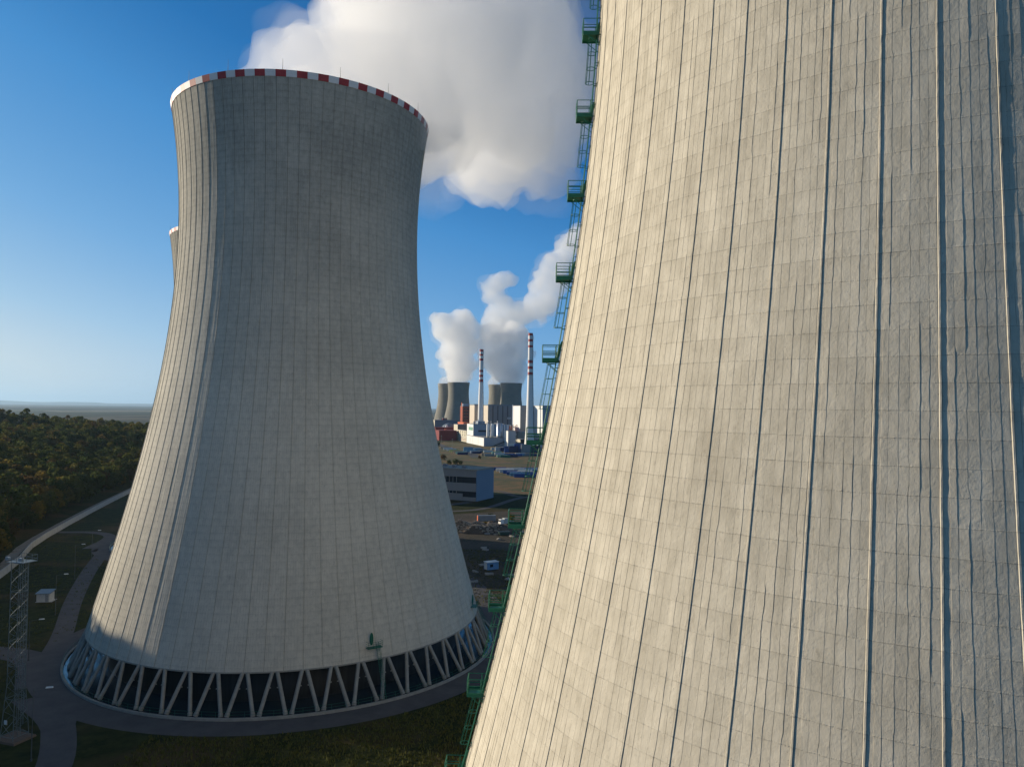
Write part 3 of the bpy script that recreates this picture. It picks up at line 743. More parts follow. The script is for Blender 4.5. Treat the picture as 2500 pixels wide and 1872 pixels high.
# ------------------------------------------------------------------ distant power plant
VA, VB = Vector((.28, -.96)), Vector((.96, .28)); PANG = math.atan2(.28, .96)
M_beige = plain('beige_cladding', (.62, .54, .43), .7, 0, .06, .05)
M_whitec = plain('white_cladding', (.80, .79, .76), .6, 0, .04, .05)
M_grey = plain('shaded_beige_grey', (.24, .24, .25), .7, 0, .08, .05)  # front of the beige hall, its shade put into the colour
M_greyb = plain('bluegrey_cladding', (.17, .22, .27), .7, 0, .08, .05)
M_bluew = plain('pale_blue_shaded_white', (.30, .36, .44), .6, 0, .06, .05)  # white fronts with blue shade put into the colour; also pale blue parts
M_brick = plain('red_brick', (.26, .07, .045), .85, 0, .12, .2)
M_orange = plain('orange_panels', (.62, .14, .05), .7, 0, .12, .2)
M_darkred = plain('dark_red_cladding', (.20, .02, .02), .7, 0, .2, .1)
M_cream = plain('cream_render', (.62, .57, .44), .8, 0, .1, .2)
M_roofg = plain('roof_grey', (.26, .26, .27), .8, 0, .15, .1)
M_glass = plain('window_dark', (.035, .045, .055), .2, 0, .2, 1)
M_teal = plain('green_stripes', (.05, .28, .17), .6)
M_steelb = plain('bright_steel', (.5, .5, .52), .35, .7, .1, .5)
def solve(px, C, d):
    lo, hi = 0.0, 400.0; s0 = PX((C.x, C.y, 20))[0]; sg = 1 if PX((C.x+d.x*400, C.y+d.y*400, 20))[0] > s0 else -1
    for _ in range(50):
        m = (lo+hi)/2; x = PX((C.x+d.x*m, C.y+d.y*m, 20))[0]
        if (x-px)*sg < 0: lo = m
        else: hi = m
    return lo
def corner_at(px, Y):
    d = ray(px, 1000); P = Vector((0, 0, CAMH))+d*(Y/d.y); return Vector((P.x, P.y))
def block(name, cpx, Y, lpx, rpx, tpy, mat, label, cat='building', z0=0.0, roof=M_roofg, matf=None, parent=None, wins=None, group=None, roofz=.6, topz=None):
    C = corner_at(cpx, Y); tl = max(1.0, solve(lpx, C, -VA)); tr = max(1.0, solve(rpx, C, VB))
    zt = topz if topz else W(cpx, tpy, Y).z
    r = empty(name, (C.x, C.y, 0), PANG, label, cat, group)      # local x = VB, local y = -VA
    mb = MB(); mb.box((0, 0, z0), (tr, tl, zt), 0)
    if matf:   # face towards the camera, mostly with shade put into its colour
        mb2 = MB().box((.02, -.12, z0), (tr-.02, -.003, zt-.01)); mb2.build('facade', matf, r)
    mb.build('wall', mat, r)
    MB().box((-.25, -.35, zt), (tr+.25, tl+.25, zt+roofz)).build('roof', roof, r)
    return r, tr, tl, zt
def q4(x, y): return 1050+.0906*x, 960+.0906*y
def q5(x, y): return 1200+.0906*x, 960+.0906*y

# the four operating towers
for (px, Y, lb) in ((1119, 2040, 'far steaming cooling tower, left pair, the nearer broad one beside the red block'), (1093.5, 2150, 'far steaming cooling tower at the very left of the far group'),
                    (1247.4, 2040, 'far steaming cooling tower, right pair, the broader nearer one between the chimneys'), (1216.5, 2180, 'far steaming cooling tower partly hidden, with a dark hole in its lit side')):
    P = corner_at(px, Y); r = empty('cooling_tower', (P.x, P.y, 0), 0, lb, 'cooling tower', 'steaming cooling towers of the far plant')
    zz = [7, 15, 25, 35, 50, 65, 80, 90, 97, 105, 115, 121, 125]
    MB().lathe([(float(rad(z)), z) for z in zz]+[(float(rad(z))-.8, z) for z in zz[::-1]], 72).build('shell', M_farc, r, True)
    mb = MB()
    for i in range(44):
        a0, a1 = 2*math.pi*i/44, 2*math.pi*(i+1)/44
        mb.tube((46*math.cos(a0), 46*math.sin(a0), 0), (43.5*math.cos((a0+a1)/2), 43.5*math.sin((a0+a1)/2), 7.2), .4, 4); mb.tube((46*math.cos(a1), 46*math.sin(a1), 0), (43.5*math.cos((a0+a1)/2), 43.5*math.sin((a0+a1)/2), 7.2), .4, 4)
    tag(mb.build('column', M_col, r), kind='stuff')
    if px == 1216.5:
        MB().tube((-18, -27.2, 60), (-17.2, -25, 60), 2.2, 12).build('opening', M_dark, r)

# chimneys
def chimney(px, Y, tpy, rpx_top, prof, bands, label):
    P = corner_at(px, Y); r = empty('chimney', (P.x, P.y, 0), 0, label, 'chimney', 'red and white banded chimneys'); k = Y/F
    zf = lambda py: W(px, py, Y).z
    zs = [(zf(py), w/2*k) for py, w in prof]; zs.append((0, zs[-1][1]*1.35)); zs.sort()
    def rz(z): return float(np.interp(z, [a for a, b in zs], [b for a, b in zs]))
    cuts = sorted(set([0]+[z for z, _ in zs]+[zf(b) for bb in bands for b in bb]+[zf(tpy)]))
    fine = []
    for a, b in zip(cuts[:-1], cuts[1:]):
        n = max(1, int((b-a)/8)); fine += [a+(b-a)*i/n for i in range(n)]
    fine.append(cuts[-1]); mats = []
    for a, b in zip(fine[:-1], fine[1:]):
        m = (a+b)/2; mats.append(1 if any(min(zf(p), zf(q)) <= m <= max(zf(p), zf(q)) for p, q in bands) else 0)
    mb = MB().lathe([(rz(z), z) for z in fine], 40, mats=mats); mb.lathe([(rz(fine[-1]), fine[-1]), (rz(fine[-1])*.8, fine[-1]), (rz(fine[-1])*.75, fine[-1]-6)], 40, m=1)
    mb.build('shaft', [M_whitec, M_redp], r, True)
    for py in prof[2][0], prof[3][0]:
        z = zf(py); mb = MB().lathe([(rz(z)+.05, z), (rz(z)+.9, z), (rz(z)+.9, z+.25), (rz(z)+.05, z+.25)], 40)
        for i in range(20):
            a = 2*math.pi*i/20; a2 = 2*math.pi*(i+1)/20; q = rz(z)+.85
            mb.tube((q*math.cos(a), q*math.sin(a), z), (q*math.cos(a), q*math.sin(a), z+1.2), .06, 4); mb.tube((q*math.cos(a), q*math.sin(a), z+1.2), (q*math.cos(a2), q*math.sin(a2), z+1.2), .06, 4)
        mb.build('gallery', M_steel, r)
    a = R(-20); mb = MB()
    for z in range(4, int(fine[-1])-2, 3):
        q = rz(z)+.5; q2 = rz(z+3)+.5; mb.tube((q*math.cos(a), q*math.sin(a), z), (q2*math.cos(a), q2*math.sin(a), z+3), .28, 5)
    mb.build('ladder', M_dark, r)
def r1(y): return 780+.1691*y
chimney(1173.6, 1330, r1(430), 9, [(r1(430), 9.2), (r1(455), 8.6), (r1(740), 8.9), (r1(905), 9.6), (r1(1190), 12.6), (r1(1500), 14)],
        [(r1(430), r1(465)), (r1(497), r1(525)), (r1(563), r1(595)), (r1(727), r1(757)), (r1(797), r1(830)), (r1(865), r1(900))], 'slimmer banded chimney on the left, standing behind the low white hall')
chimney(1293.5, 1090, r1(197), 11.7, [(r1(197), 11.4), (r1(240), 11.0), (r1(590), 11.6), (r1(800), 12.3), (r1(1190), 16.2), (r1(1600), 19.3)],
        [(r1(197), r1(235)), (r1(285), r1(320)), (r1(372), r1(405)), (r1(590), r1(630)), (r1(675), r1(715)), (r1(760), r1(800))], 'taller thicker banded chimney on the right, in front of the white blocks')

# red block with dark windows
cx0, cy0 = q4(880, 350); r, tr, tl, zt = block('office_block', cx0, 1500, q4(805, 0)[0], q4(1056, 0)[0], cy0, M_brick, 'tall red block with rows of dark windows left of the slim chimney')
for i in range(8):
    z = zt-4-i*(zt-8)/8.2
    for j in range(2):
        x0 = tr*(.14+.42*j); MB().box((x0, -.14, z-2.6), (x0+tr*.30, -.02, z)).build('window', M_glass, r)
MB().box((-.15, tl*.4, 2), (-.02, tl*.55, zt+7)).tube((.5, tl*.5, zt), (.5, tl*.5, zt+9), .5, 6).build('service_riser', M_orange, r)
MB().box((1, 2, zt+.6), (tr*.9, tl*.8, zt+5.5)).build('plant_room', M_bluew, r)
# reactor hall towers
r, tr, tl, zt = block('reactor_hall', q4(1195, 0)[0], 1420, q4(1060, 0)[0], q4(1400, 0)[0], q4(0, 318)[1], M_beige, 'beige hall block directly behind the slim chimney', roof=M_greyb, roofz=2)
r, tr, tl, zt = block('reactor_hall', q4(1560, 0)[0], 1360, q4(1400, 0)[0], q4(2215, 0)[0], q4(0, 330)[1], M_beige, 'wide hall with a beige end wall and long front in dark grey painted shade between the two chimneys', matf=M_grey, roof=M_greyb, roofz=2)
for k in range(1, 5): MB().box((tr*k/5-.9, -.6, 0), (tr*k/5+.9, -.13, zt-.1)).build('pilaster', plain('dark_cladding', (.10, .10, .11), .7), r)
for k in (.72, .86): MB().tube((tr*k, -2, 0), (tr*k, -2, zt*.42), .8, 8).build('pipe', M_steelb, r)
MB().box((tr*.78, -1.6, zt*.60), (tr*.93, -.13, zt*.66)).build('canopy', M_steelb, r)
MB().tube((tr*.92, -1.5, zt*.62), (tr*.92, -.13, zt*.62), 1.2, 10).build('vent', M_dark, r)
r, tr, tl, zt = block('reactor_hall', q5(775, 0)[0], 1250, q5(555, 0)[0], q5(1112, 0)[0], q5(0, 340)[1], M_whitec, 'white block left of the thicker chimney with a plain side in painted grey shade', matf=plain('shaded_white_warm_grey', (.40, .36, .33), .7, 0, .05, .05), roofz=.8)  # front colour carries the shade of the white block
MB().box((-.5, tl*.9, 0), (-.02, tl*.97, zt+1.5)).build('corner_duct', M_bluew, r)
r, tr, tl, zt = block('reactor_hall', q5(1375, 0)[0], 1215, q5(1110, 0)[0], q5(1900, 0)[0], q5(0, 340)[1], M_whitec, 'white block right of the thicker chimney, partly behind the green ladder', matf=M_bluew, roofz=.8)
MB().box((-.6, tl*.16, 0), (-.02, tl*.2, zt)).build('drain_pipe', M_greyb, r)
block('annex', q5(930, 0)[0], 1180, q5(650, 0)[0], q5(1115, 0)[0], q5(0, 1062)[1], plain('beige_brick_annex', (.38, .33, .27), .8, 0, .1, .1), 'low beige annex at the foot of the white block and thicker chimney')
# low white hall with green stripes
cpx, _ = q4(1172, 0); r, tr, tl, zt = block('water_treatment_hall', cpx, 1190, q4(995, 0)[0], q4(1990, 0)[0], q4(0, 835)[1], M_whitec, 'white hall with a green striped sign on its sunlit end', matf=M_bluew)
for z1, z2 in ((.80, .88), (.90, .945)): pass
for i, (fa, fb) in enumerate(((.70, .76), (.77, .805), (.815, .86))):
    MB().box((-.18, tl*.06, zt*fa*.98), (-.03, tl*.72, zt*fb*.98)).build('green_stripe', M_teal, r)
MB().box((tr*.16, -1.2, zt*.62), (tr*.55, -.13, zt*.70)).build('canopy', M_dark, r)
MB().box((tr*.2, tl*.2, zt+.6), (tr*.42, tl*.6, zt+5)).build('roof_house', M_bluew, r)
MB().tube((tr*.19, tl*.2, zt+.6), (tr*.19, tl*.2, zt+8), .7, 8).build('flue', M_whitec, r)
r, tr, tl, zt = block('low_hall', q4(1460, 0)[0], 1112, q4(985, 0)[0], q4(1985, 0)[0], q4(0, 1205)[1], M_whitec, 'long low white hall in front of the striped hall, its end wall in full sun', matf=M_bluew)
for k in (.3, .62): MB().box((-.08, tl*k, 0), (-.02, tl*k+.6, zt)).build('joint', M_roofg, r)
C0 = Vector((r.location.x, r.location.y)); zr = zt
def onroof(u, v): return C0+VB*u-VA*v
for i, (u, rr, h, m, lb) in enumerate(((8, 2.1, 20, M_whitec, 'white silo, left of the two slim ones on the low hall'), (14.5, 2.1, 20, M_whitec, 'white silo, right of the two slim ones on the low hall'),
                                     (26, 4.6, 21, M_steelb, 'broad steel silo beside the two slim white silos'), (37, 3.4, 19, M_steelb, 'narrower steel silo next to the stair tower'))):
    p = onroof(u, 8); s_ = empty('silo', (p.x, p.y, zr), 0, lb, 'silo', 'silos on the low hall')
    MB().lathe([(rr, .6), (rr, h), (rr*.75, h+.8), (0.01, h+1.1)], 28).build('shell', m, s_, True)
    MB().lathe([(rr+.15, .65), (rr+.15, 2.6), (rr+.02, 2.8)], 28).build('skirt', M_cream if i < 2 else M_roofg, s_)
p = onroof(46, 3); r = empty('stair_tower', (p.x, p.y, 0), PANG, 'open steel stair tower between the silos and the small white block', 'stair tower')
H_ = W(q4(1950, 0)[0], q4(0, 840)[1], 1125).z; mb = MB()
for x, y in ((0, 0), (6, 0), (6, 5), (0, 5)): mb.tube((x, y, 0), (x, y, H_), .3, 5)
mb.build('frame', M_dark, r)
k = 0; z = 3.0
while z < H_-2:
    MB().box((-.4, -.4, z), (6.4, 5.4, z+.35)).build('landing', M_roofg, r)
    a, b = ((0, 6) if k % 2 else (6, 0)); MB().tube((a, .2, z), (b, .2, z+3.6), .35, 4).build('flight', M_steelb, r); z += 3.6; k += 1
mb = MB(); A = C0+VB*44+VA*1.2; B = C0+VB*14+VA*4
MB().tube((A.x, A.y, zr*.95), (B.x, B.y, .5), .9, 4)
r = empty('escape_stair', (A.x, A.y, 0), 0, 'dark sloping stair running down the shaded front of the low hall', 'stair')
MB().tube((0, 0, zr*.95), (B.x-A.x, B.y-A.y, .6), .8, 4).build('flight', M_dark, r)
MB().tube((0, 0, zr*.95+1.4), (B.x-A.x, B.y-A.y, 2.0), .12, 4).build('handrail', M_dark, r)
r, tr, tl, zt = block('switch_house', q5(455, 0)[0], 1100, q5(330, 0)[0], q5(650, 0)[0], q5(0, 1015)[1], M_whitec, 'small tall white block with blue shade painted on its front, right of the stair tower', matf=M_bluew)
g6 = random.Random(77)
for (px, py, Y, n) in ((1175, 1035, 1200, 5), (1215, 1035, 1205, 4), (1090, 1027, 1570, 6), (1235, 1045, 1240, 5)):
    for i in range(n):
        C_ = corner_at(px+g6.uniform(-24, 24), Y); zt_ = W(px, py, Y).z
        r = empty('roof_vent', (C_.x, C_.y, zt_-1), PANG, None); h_ = g6.uniform(2.5, 6)
        tag(r, 'small vent stub standing on the low plant roofs', 'vent', 'vent stubs on the plant roofs')
        MB().tube((0, 0, 0), (0, 0, h_), .5, 8).tube((0, 0, h_), (0, 0, h_+.6), .9, 8).build('stub', M_steelb, r)
# cream panel building and others on the left
r, tr, tl, zt = block('panel_building', q4(985, 0)[0], 1240, q4(738, 0)[0], q4(1020, 0)[0], q4(0, 1012)[1], M_cream, 'cream building with two rows of round dark openings left of the striped hall')
for i in range(4):
    for j in range(2):
        MB().tube((-.16, tl*(.14+.24*i), zt*(.86-.26*j)), (-.02, tl*(.14+.24*i), zt*(.86-.26*j)), 2.0, 10).build('round_opening', M_dark, r)
for j in range(3): MB().box((-.5, 0, zt*(.12+.13*j)), (-.02, tl, zt*(.12+.13*j)+.5)).build('ledge', M_darkred if j < 2 else M_roofg, r)
for i in range(6): MB().tube((3, tl*(.1+.15*i), zt+.6), (3, tl*(.1+.15*i), zt+4), .6, 6).build('vent', M_dark, r)
r, tr, tl, zt = block('panel_building', q4(750, 0)[0], 1330, q4(640, 0)[0], q4(1000, 0)[0], q4(0, 845)[1], M_cream, 'cream building with shade painted on its front and a small end wall above the round openings', matf=plain('shaded_cream_brown', (.20, .17, .15), .8))  # front is the cream building with shade painted into its colour
block('conveyor_house', q4(905, 0)[0], 1390, q4(745, 0)[0], q4(1050, 0)[0], q4(0, 790)[1], M_orange, 'bright orange low structure at the foot of the red block', roof=M_orange)
block('turbine_hall', q4(130, 0)[0], 1560, q4(80, 0)[0], q4(720, 0)[0], q4(0, 722)[1], M_cream, 'long blue grey hall in front of the left far cooling towers', matf=M_greyb)  # hall is blue grey; cream end wall has sunlight painted in
block('roof_unit', q4(345, 0)[0], 1570, q4(325, 0)[0], q4(450, 0)[0], q4(0, 672)[1], M_darkred, 'small dark red roof house above the long blue grey hall')
p = corner_at(q4(510, 0)[0], 1440); r = empty('storage_tank', (p.x, p.y, 0), 0, 'grey domed tank in front of the long blue grey hall', 'tank')
h_ = W(q4(510, 0)[0], q4(0, 800)[1], 1440).z; MB().lathe([(12, 0), (12, h_*.8), (6, h_*.95), (.01, h_)], 32).build('shell', M_greyb, r, True)
p = corner_at(q4(455, 0)[0], 1425); r = empty('storage_tank', (p.x, p.y, 0), 0, 'small bright white tank beside the grey domed tank', 'tank')
MB().lathe([(2.6, 0), (2.6, h_*.82), (.01, h_*.9)], 20).build('shell', M_whitec, r, True)
block('workshop', q4(150, 0)[0], 1370, q4(78, 0)[0], q4(640, 0)[0], q4(0, 925)[1], M_darkred, 'long dark red workshop, the rear of two, at the left of the plant', roof=M_darkred)
block('workshop', q4(255, 0)[0], 1290, q4(95, 0)[0], q4(720, 0)[0], q4(0, 1010)[1], M_darkred, 'long dark red workshop, the front of two, with a sloping pipe line before it', roof=M_darkred)
a = G(*q4(330, 1215)); b = G(*q4(700, 1255)); r = empty('pipe_bridge', (a.x, a.y, 0), 0, 'pale pink pipe bridge sloping in front of the dark red workshops', 'pipe bridge')
MB().tube((0, 0, 11), (b.x-a.x, b.y-a.y, 11), .9, 6).build('pipe', plain('pink_pipe', (.55, .38, .33), .6), r)
for k in range(5): s_ = k/4; MB().tube(((b.x-a.x)*s_, (b.y-a.y)*s_, 0), ((b.x-a.x)*s_, (b.y-a.y)*s_, 11), .5, 5).build('post', M_cream, r)
for (px, py, hh, w_, m, lb) in ((262, 1245, 16, 3, M_cream, 'cream vent stack, left of the pair before the dark red workshops'), (418, 1245, 18, 3, M_orange, 'orange and cream vent stack, right of the pair before the dark red workshops')):
    p = G(*q4(px, py)); r = empty('vent_stack', p, 0, lb, 'vent stack'); MB().lathe([(1.4, 0), (1.1, hh*.7), (2.4, hh*.75), (2.4, hh), (1.2, hh+1)], 12).build('shaft', m, r)
block('pump_house', q5(480, 0)[0], 1260, q5(375, 0)[0], q5(550, 0)[0], q5(0, 878)[1], M_orange, 'small red panelled house on the left side of the white block')
block('machine_house', q4(2000, 0)[0], 1225, q4(1730, 0)[0], q4(2030, 0)[0], q4(0, 832)[1], M_steelb, 'steel roofed machine house behind the silos', matf=M_bluew)
r, tr, tl, zt = block('depot', q5(790, 0)[0], 1130, q5(655, 0)[0], q5(935, 0)[0], q5(0, 1245)[1], M_cream, 'low pale depot with a dark open front below the beige annex', matf=M_dark)
# pipe rack with small street furniture
for i, (px, py, h) in enumerate(((1290, 1310, 12), (1700, 1380, 12), (300, 1330, 11), (1080, 1400, 10), (600, 1420, 10))):
    p = G(*q4(px, py)); r = empty('street_lamp', p, 0, None); tag(r, 'thin street lamp on the plant grounds among the containers', 'street lamp', 'street lamps of the far plant')
    MB().tube((0, 0, 0), (0, 0, h), .12, 5).build('pole', M_steel, r); MB().box((-.9, -.2, h), (.9, .2, h+.25)).build('lamp_head', M_white, r)

# big office / training hall in the shade of the towers
C = G(1163, 1224); r = empty('training_hall', (C.x, C.y, 0), math.atan2(20, 9.3), 'three storey pale hall with black window bands in the shade beyond the large grey tower', 'building')
# local x along the right-hand face, local y along the long window front
HT = 18.3; Lr, Lf = 23.0, 70.0
M_hall = plain('hall_panel', (.34, .31, .29), .7, 0, .05, .1); M_hall_shade = plain('hall_shaded_blue', (.20, .26, .34), .6, 0, .05, .1)  # end wall colour carries the blue of sky-lit shade
for z0, z1 in ((0, 2.2), (5.6, 10.6), (14.2, HT)): MB().box((.25, .35, z0), (Lr, Lf, z1)).build('wall', M_hall, r)
MB().box((0, -.02, 0), (Lr+.02, .34, HT)).build('end_wall', M_hall_shade, r)
for z0, z1 in ((10.6, 14.2), (2.2, 5.6)): MB().box((.9, .36, z0), (Lr-.9, Lf-.5, z1)).build('window_band', M_glass, r)
for z0, z1 in ((10.6, 14.2), (2.2, 5.6)):
    for k in range(22):
        y = 14+k*2.5; MB().box((.5, y, z0+(.2 if z0 > 5 else 0)), (.85, y+.25, z1-.05)).build('mullion', M_hall, r)
MB().box((-.2, -.3, HT), (Lr+.3, Lf+.3, HT+.8)).build('roof', plain('roof_beige', (.36, .32, .27), .85), r)
MB().box((.1, 9.5, -.02), (.24, Lf, 4.2)).build('parapet_wall', M_hall, r)
MB().box((Lr+.05, 3, 0), (Lr+.5, Lf*.5, 14)).build('rear_stair', M_dark, r)
for k in range(5): MB().box((4+k*4, 10+k*9, HT+.8), (6+k*4, 12.5+k*9, HT+2.2)).build('roof_unit', M_roofg, r)

# ------------------------------------------------------------------ shipping containers
def cont_mesh(L=12.2, Wd=2.5, H=2.7):
    mb = MB(); mb.box((.06, .06, .12), (L-.06, Wd-.06, H-.06))
    for x in (0, L-.18):
        for y in (0, Wd-.18): mb.box((x, y, 0), (x+.18, y+.18, H))
    for z in (0, H-.16):
        for y in (0, Wd-.12): mb.box((.18, y, z), (L-.18, y+.12, z+.16))
        for x in (0, L-.12): mb.box((x, .18, z), (x+.12, Wd-.18, z+.16))
    n = int(L/.5)
    for i in range(n):
        x = .3+i*(L-.6)/n; mb.box((x, .02, .16), (x+.22, .058, H-.16)); mb.box((x, Wd-.058, .16), (x+.22, Wd-.02, H-.16))
    for y in (.7, 1.2, 1.3, 1.8): mb.box((-.03, y, .15), (.05, y+.05, H-.15))
    return mb
CM = {}
def container(x, y, rz, colr, label, group, z=0.0, L=12.2):
    key = (colr, L)
    if key not in CM:
        o = cont_mesh(L).build('shipping_container', CC[colr]); CM[key] = o.data
    else: o = bpy.data.objects.new('shipping_container', CM[key]); col.objects.link(o)
    o.location = (x, y, z+.02); o.rotation_euler.z = rz; return tag(o, label, 'container', group)
CC = {n: plain('container_'+n, c, .5, .0, .18, .4) for n, c in dict(blue=(.02, .085, .30), navy=(.012, .03, .11), pale_blue=(.14, .32, .46), white=(.66, .66, .64), grey=(.28, .30, .31),
      green=(.03, .16, .11), mint=(.35, .55, .42), beige=(.50, .38, .26), yellow_green=(.45, .48, .20), red=(.5, .08, .04)).items()}
gg = random.Random(21)
A0 = G(*[1040+.1812*1190, 1050+.1812*635])
for row in range(7):
    for k in range(4):
        st = 3 if row in (0, 1, 2) else 3
        c = gg.choice(['blue', 'blue', 'white', 'navy', 'pale_blue', 'white', 'grey'] if row else ['blue', 'blue'])
        if row > 3: c = gg.choice(['white', 'blue', 'white', 'grey', 'white', 'pale_blue'])
        off = row*11.0+gg.uniform(-1.5, 1.5)*(row > 0); x = A0.x-3.2*row+k*12.7+gg.uniform(-.4, .4); y = A0.y+off+k*1.4
        container(x, y, R(6.3), c, '%s shipping container in the packed near yard' % c.replace('_', ' '), 'containers of the near yard, '+c)
        if row in (1, 2, 4, 5) or (row == 3 and k % 2):
            c2 = gg.choice(['white', 'pale_blue', 'white', 'blue']); container(x+.5, y+3, R(6.3), c2, '%s shipping container in the packed near yard' % c2.replace('_', ' '), 'containers of the near yard, '+c2)
def at2(x, y): return G(1040+.1812*x, 1050+.1812*y)
# far yard: row along the road
for (x, y, c, n) in ((195, 252, 'beige', 1), (238, 262, 'white', 1), (285, 275, 'white', 1), (318, 290, 'yellow_green', 1), (345, 298, 'yellow_green', 1), (372, 306, 'beige', 1), (405, 320, 'mint', 1),
                  (430, 330, 'navy', 1), (510, 285, 'pale_blue', 2), (545, 295, 'pale_blue', 1), (600, 308, 'white', 1), (625, 315, 'navy', 1), (625, 262, 'white', 1), (655, 275, 'pale_blue', 1), (700, 288, 'grey', 1),
                  (745, 345, 'beige', 1), (780, 300, 'white', 1), (790, 350, 'grey', 1), (880, 262, 'white', 1), (890, 318, 'mint', 1), (930, 335, 'white', 1), (960, 365, 'mint', 1), (1000, 368, 'green', 1),
                  (1060, 345, 'blue', 1), (1100, 362, 'navy', 1), (1160, 350, 'blue', 1), (1210, 340, 'white', 1), (1260, 345, 'pale_blue', 1), (1330, 345, 'grey', 1), (1400, 350, 'navy', 1),
                  (935, 285, 'white', 2), (1000, 290, 'navy', 2), (1060, 300, 'blue', 2), (1100, 255, 'white', 3), (1190, 298, 'blue', 4), (1285, 305, 'grey', 4), (1362, 300, 'blue', 3), (1420, 300, 'navy', 3), (1500, 290, 'white', 4),
                  (1120, 300, 'navy', 3), (1040, 272, 'blue', 2)):
    P = at2(x, y)
    for k in range(n):
        lvl = '' if n == 1 else (', at the bottom of a stack' if k == 0 else ', stacked on others')
        container(P.x, P.y, PANG, c, '%s container in the far yard%s' % (c.replace('_', ' '), lvl), 'containers of the far yard, %s%s' % (c, lvl), z=k*2.74, L=12.2 if n > 1 else 12.2)
# hut made of an orange ended container, truck, blue hut, skip
P = at2(700, 1225); r = container(P.x, P.y, R(12), 'grey', 'grey container with an orange end on the sunlit strip beside the rubble heap', None, L=9)
oc = MB().box((-.05, .05, .1), (-.005, 2.45, 2.6)); oc.build('end_panel', M_orange, r)
P = at2(990, 1285); r = empty('truck', P, R(35), 'white flatbed truck parked beside the dirt track by the rubble heap', 'truck')
MB().box((0, -1.1, .9), (2.0, 1.1, 3.0), taper=.12).build('cab', M_whitec, r); MB().box((2.1, -1.2, .9), (7.5, 1.2, 1.2)).box((2.1, -1.2, 1.2), (7.5, -1.12, 1.8)).box((2.1, 1.12, 1.2), (7.5, 1.2, 1.8)).build('flatbed', M_steelb, r)
MB().box((2.3, -1, 1.25), (4.5, 1, 3.4)).build('load', plain('load_tarp', (.5, .52, .5), .7), r)
MB().box((-.03, -.95, 1.9), (.14, .95, 2.7)).build('windscreen', M_glass, r)
for x in (1.1, 5.2, 6.4):
    for y in (-1.1, .85): MB().tube((x, y, .5), (x, y+.25, .5), .5, 14).build('wheel', M_dark, r)
P = G(1190, 1393); r = empty('site_hut', P, R(30), 'blue and white site hut standing alone in the shaded yard', 'hut')
MB().box((0, 0, .2), (4.4, 2.6, 2.7)).build('wall', plain('hut_blue', (.16, .33, .55), .6), r); MB().box((-.15, -.15, 2.7), (4.55, 2.75, 2.85)).build('roof', M_whitec, r)
MB().box((-.06, .3, .25), (-.01, 2.3, 2.6)).build('end_panel', M_white, r); MB().box((1, -.05, 1.1), (2.2, -.01, 2.1)).build('window', M_glass, r)
P = at2(1000, 1420); r = empty('skip', P, R(20), 'dark open skip with light ends at the foot of the rubble heap', 'skip')
mb = MB(); mb.add([(0, 0, .2), (4, 0, .2), (4.6, 0, 1.6), (-.6, 0, 1.6), (0, 2, .2), (4, 2, .2), (4.6, 2, 1.6), (-.6, 2, 1.6)], [(0, 1, 2, 3), (7, 6, 5, 4), (0, 4, 5, 1), (1, 5, 6, 2), (3, 7, 4, 0)])
mb.build('body', plain('skip_green', (.05, .09, .07), .6), r); MB().box((-.7, -.08, 1.6), (4.7, .0, 1.72)).box((-.7, 2.0, 1.6), (4.7, 2.08, 1.72)).build('rim', M_steelb, r)
g5 = random.Random(31)
for i in range(16):
    x, y = g5.uniform(-14, 6), g5.uniform(232, 345)
    r = MB(); L_, W_ = g5.uniform(1.2, 3.2), g5.uniform(.8, 1.6)
    for k in range(3): r.box((-L_/2, -W_/2+k*W_/3, .02), (L_/2, -W_/2+k*W_/3+W_/3.6, .5+.15*(k % 2)))
    o = r.build('precast_panel', plain('slab_pale', (.38, .36, .33), .85)); o.location = (x, y, 0); o.rotation_euler.z = g5.uniform(0, 3)
    tag(o, 'stack of pale concrete planks lying in the shaded yard between the two big towers', 'concrete panel', 'pale panels lying in the yard')
# rubble heap
def heap(name, pts_r, h, mat, label, kindcat, seed, n=60, block_=.5):
    (cx1, cy1), rx, ry = pts_r; g3 = random.Random(seed); r = empty(name, (cx1, cy1, 0), 0, label, kindcat)
    bm = bmesh.new(); m_ = 26; vs = []
    for i in range(m_+1):
        for j in range(m_+1):
            u, v = i/m_*2-1, j/m_*2-1; d = max(0, 1-(u*u+v*v)); z = h*d**.75*(.75+.5*math.sin(u*5+seed)*math.cos(v*4))+g3.uniform(-.2, .3)*d
            vs.append(bm.verts.new((u*rx, v*ry, z-.15)))
    for i in range(m_):
        for j in range(m_): k = i*(m_+1)+j; bm.faces.new((vs[k], vs[k+m_+1], vs[k+m_+2], vs[k+1]))
    me = bpy.data.meshes.new('mound'); bm.to_mesh(me); me.materials.append(mat); o = bpy.data.objects.new('mound', me); col.objects.link(o); o.parent = r
    mb = MB()
    for _ in range(n):
        u, v = g3.uniform(-.9, .9), g3.uniform(-.9, .9)
        if u*u+v*v > .9: continue
        d = 1-(u*u+v*v); z = h*d**.75*(.75+.5*math.sin(u*5+seed)*math.cos(v*4)); s_ = block_*g3.uniform(.4, 1.4)
        mb.box((u*rx-s_, v*ry-s_*.5, z-.1), (u*rx+s_, v*ry+s_*.5, z+s_*.8), 0, 0)
    tag(mb.build('rubble', plain('rubble_pale', (.38, .33, .27), .9, 0, .4), r), kind='stuff')
P = at2(620, 1390); heap('rubble_heap', ((P.x, P.y+6), 14, 8), 4.6, M_dirt, 'long heap of broken concrete rubble beyond the large grey tower', 'heap', 4, 420, .45)
P = at2(930, 1370); heap('earth_heap', ((P.x, P.y+4), 9, 6), 3.8, M_dirt, 'smooth dark earth heap next to the broken concrete', 'heap', 9, 20, .3)
